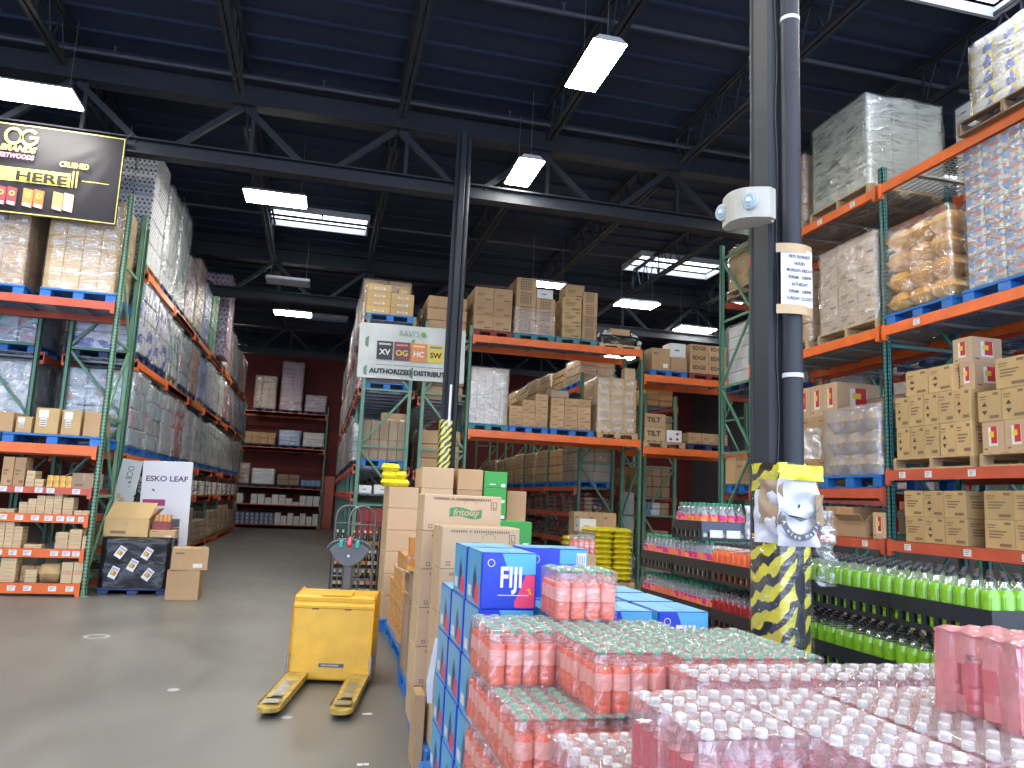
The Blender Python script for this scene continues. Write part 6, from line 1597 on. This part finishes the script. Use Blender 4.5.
# ------------------------------------------------------------------ black shells with soft drinks
XD = 2.45
NY, NX = 8, 6; SPD = .0665
TW, TD = NX * SPD + .01, NY * SPD + .008
def tray_mesh(nx, ny, sp, lo=.125):
    k = ('tray', nx, ny)
    if k in GM: return GM[k]
    W, D = nx * sp + .008, ny * sp + .006; o = MB()
    o.box(-W / 2, W / 2, -D / 2, D / 2, 0, .01, BLKPL)
    for s in (-1, 1):
        o.box(s * W / 2 - .003, s * W / 2 + .003, -D / 2, D / 2, .06, lo, BLKPL); o.box(-W / 2, W / 2, s * D / 2 - .003, s * D / 2 + .003, .06, lo, BLKPL)
        o.box(s * W / 2 - .003, s * W / 2 + .003, -D / 2, D / 2, 0, .022, BLKPL); o.box(-W / 2, W / 2, s * D / 2 - .003, s * D / 2 + .003, 0, .022, BLKPL)
        for j in range(ny + 1): o.box(s * W / 2 - .004, s * W / 2 + .004, -D / 2 + (D) * j / ny - .012, -D / 2 + D * j / ny + .012, .0, .07, BLKPL)
        for j in range(nx + 1): o.box(-W / 2 + W * j / nx - .012, -W / 2 + W * j / nx + .012, s * D / 2 - .004, s * D / 2 + .004, .0, .07, BLKPL)
    for j in range(1, ny): o.box(-W / 2, W / 2, -D / 2 + D * j / ny - .001, -D / 2 + D * j / ny + .001, .01, .07, BLKPL)
    GM[k] = o.mesh('bottle_tray'); return GM[k]
REST = []
tiers = [(.0, 5), (.285, 4), (.57, 3), (.855, 2), (1.14, 1)]
kinds = {1: ['lime', 'lime', 'lime', 'orange', 'fruit', 'fruit'], 2: ['lime', 'lime', 'lime', 'red', 'fruit', 'fruit'], 3: ['lime', 'lime', 'lime', 'red', 'red', 'red'], 4: ['lime', 'red', 'red', 'red', 'red', 'red'], 5: ['lime', 'red', 'red', 'red', 'red', 'red']}
desc = {'lime': 'lime-green bottle with black cap', 'orange': 'orange bottle with black cap', 'fruit': 'clear green-capped bottle with fruit-coloured label', 'red': 'dark red bottle with black cap'}
tnm = {1: 'top', 2: 'second', 3: 'third', 4: 'fourth', 5: 'bottom'}
for z, lev in tiers:
    for k in range(6):
        y0 = 2.465 + k * (TD + .002); kd = kinds[lev][k]
        tr = tag(obj('bottle_tray', tray_mesh(NX, NY, SPD), None, (XD + TW / 2, y0 + TD / 2, z + .012)), 'black plastic bottle tray, %s layer, %s from the right end of the drinks display' % (tnm[lev], ordn[k]), 'bottle tray')
        for j in range(NY):
            for i in range(NX):
                ind = (lev == 1 and i < 3) or (lev in (2, 3) and i == 0) or (lev == 2 and k == 0 and j == 0)
                if lev == 3 and k < 2 and i == 0: ind = False
                if not ind:
                    if lev > 3 and i > 1: continue
                    REST.append((kd, XD + .005 + (i + .5) * SPD, y0 + .004 + (j + .5) * SPD, z + .023)); continue
                b = put_bottle(kd, None, (XD + .005 + (i + .5) * SPD, y0 + .004 + (j + .5) * SPD, z + .023))
                tag(b, desc[kd] + ', %s layer, %s tray from the right' % (tnm[lev], ordn[k]), 'bottle', 'drinks display, %s layer, tray %d' % (tnm[lev], k + 1))
rb_ = MB()
for kd, x, y, z in REST:
    b_, c_, l_ = bottle_parts(kd)
    for me in (b_, c_, l_):
        if not me: continue
        base = len(rb_.v); rb_.v += [(v.co.x + x, v.co.y + y, v.co.z + z) for v in me.vertices]
        mi_ = [rb_.mi(m) for m in me.materials]
        for p_ in me.polygons: rb_.f.append([base + q for q in p_.vertices]); rb_.m.append(mi_[p_.material_index]); rb_.sm.append(True)
ro = obj('bottles_in_trays', rb_); tag(ro, 'mass of further drink bottles filling the rear and lower trays of the black display', 'bottles'); ro['kind'] = 'stuff'
tr = tag(obj('bottle_tray', tray_mesh(5, 6, SPD), None, (XD + .17, 4.95, 1.40)), 'black bottle tray standing crosswise on top at the far end of the drinks display', 'bottle tray')
obj('side_panel', MB().box(-.17, .17, -.212, -.208, .035, .1, M('slate_tray_panel', (.07, .085, .12), .45)).box(-.11, -.02, -.213, -.208, -.0, .05, LBL).box(.01, .11, -.213, -.208, -.0, .05, LBL), tr, (0, 0, .02))
for i in range(5):
    for j in range(6):
        b = put_bottle('fruit', None, (XD + .17 + (i - 2) * SPD, 4.95 + (j - 2.5) * SPD, 1.411))
        tag(b, desc['fruit'] + ' in the tray standing on top of the display', 'bottle', 'bottles in the topmost tray')
wb = tag(obj('plastic_bag', sheet(.1, .22, 8, 12, FILMW, .03, 4), None, (2.80, 4.72, 1.42), .2), 'small clear bag with red print hanging beside the topmost tray', 'plastic bag')
# floor marks
MK = M('white_floor_paint', (.5, .5, .5), .6)
for k, (x, y, rx) in enumerate(((-2.15, 9.25, .13), (-1.0, 6.9, .045), (-.1, 6.05, .04), (-3.6, 9.9, .1))):
    o = MB(); ring(o, 0, 0, rx * .7 if k in (0, 3) else .001, rx * .7 if k in (0, 3) else .001, rx * .3 if k in (0, 3) else rx, MK, n=24, y=0)
    q = tag(obj('floor_mark', o, None, (x, y, .002)), ['thin white ring painted on the floor in the aisle', 'small white dot on the floor left of the pallet truck', 'tiny white scrap between the forks', 'thin white ring on the floor near the left rack'][k], 'floor mark')
    q.rotation_euler = (-PI / 2, 0, 0)
tag(obj('paper_scrap', MB().box(-.035, .035, -.02, .02, 0, .002, WHITE), None, (.47, 6.1, .001)), 'white paper scrap on the floor beside the right fork tip', 'paper scrap')
tag(obj('paper_scrap', MB().box(-.035, .0, -.02, .02, 0, .002, WHITE).box(.005, .035, -.015, .02, 0, .002, WHITE), None, (.38, 5.0, .001)), 'torn white paper scrap on the floor at the bottom of the picture', 'paper scrap')
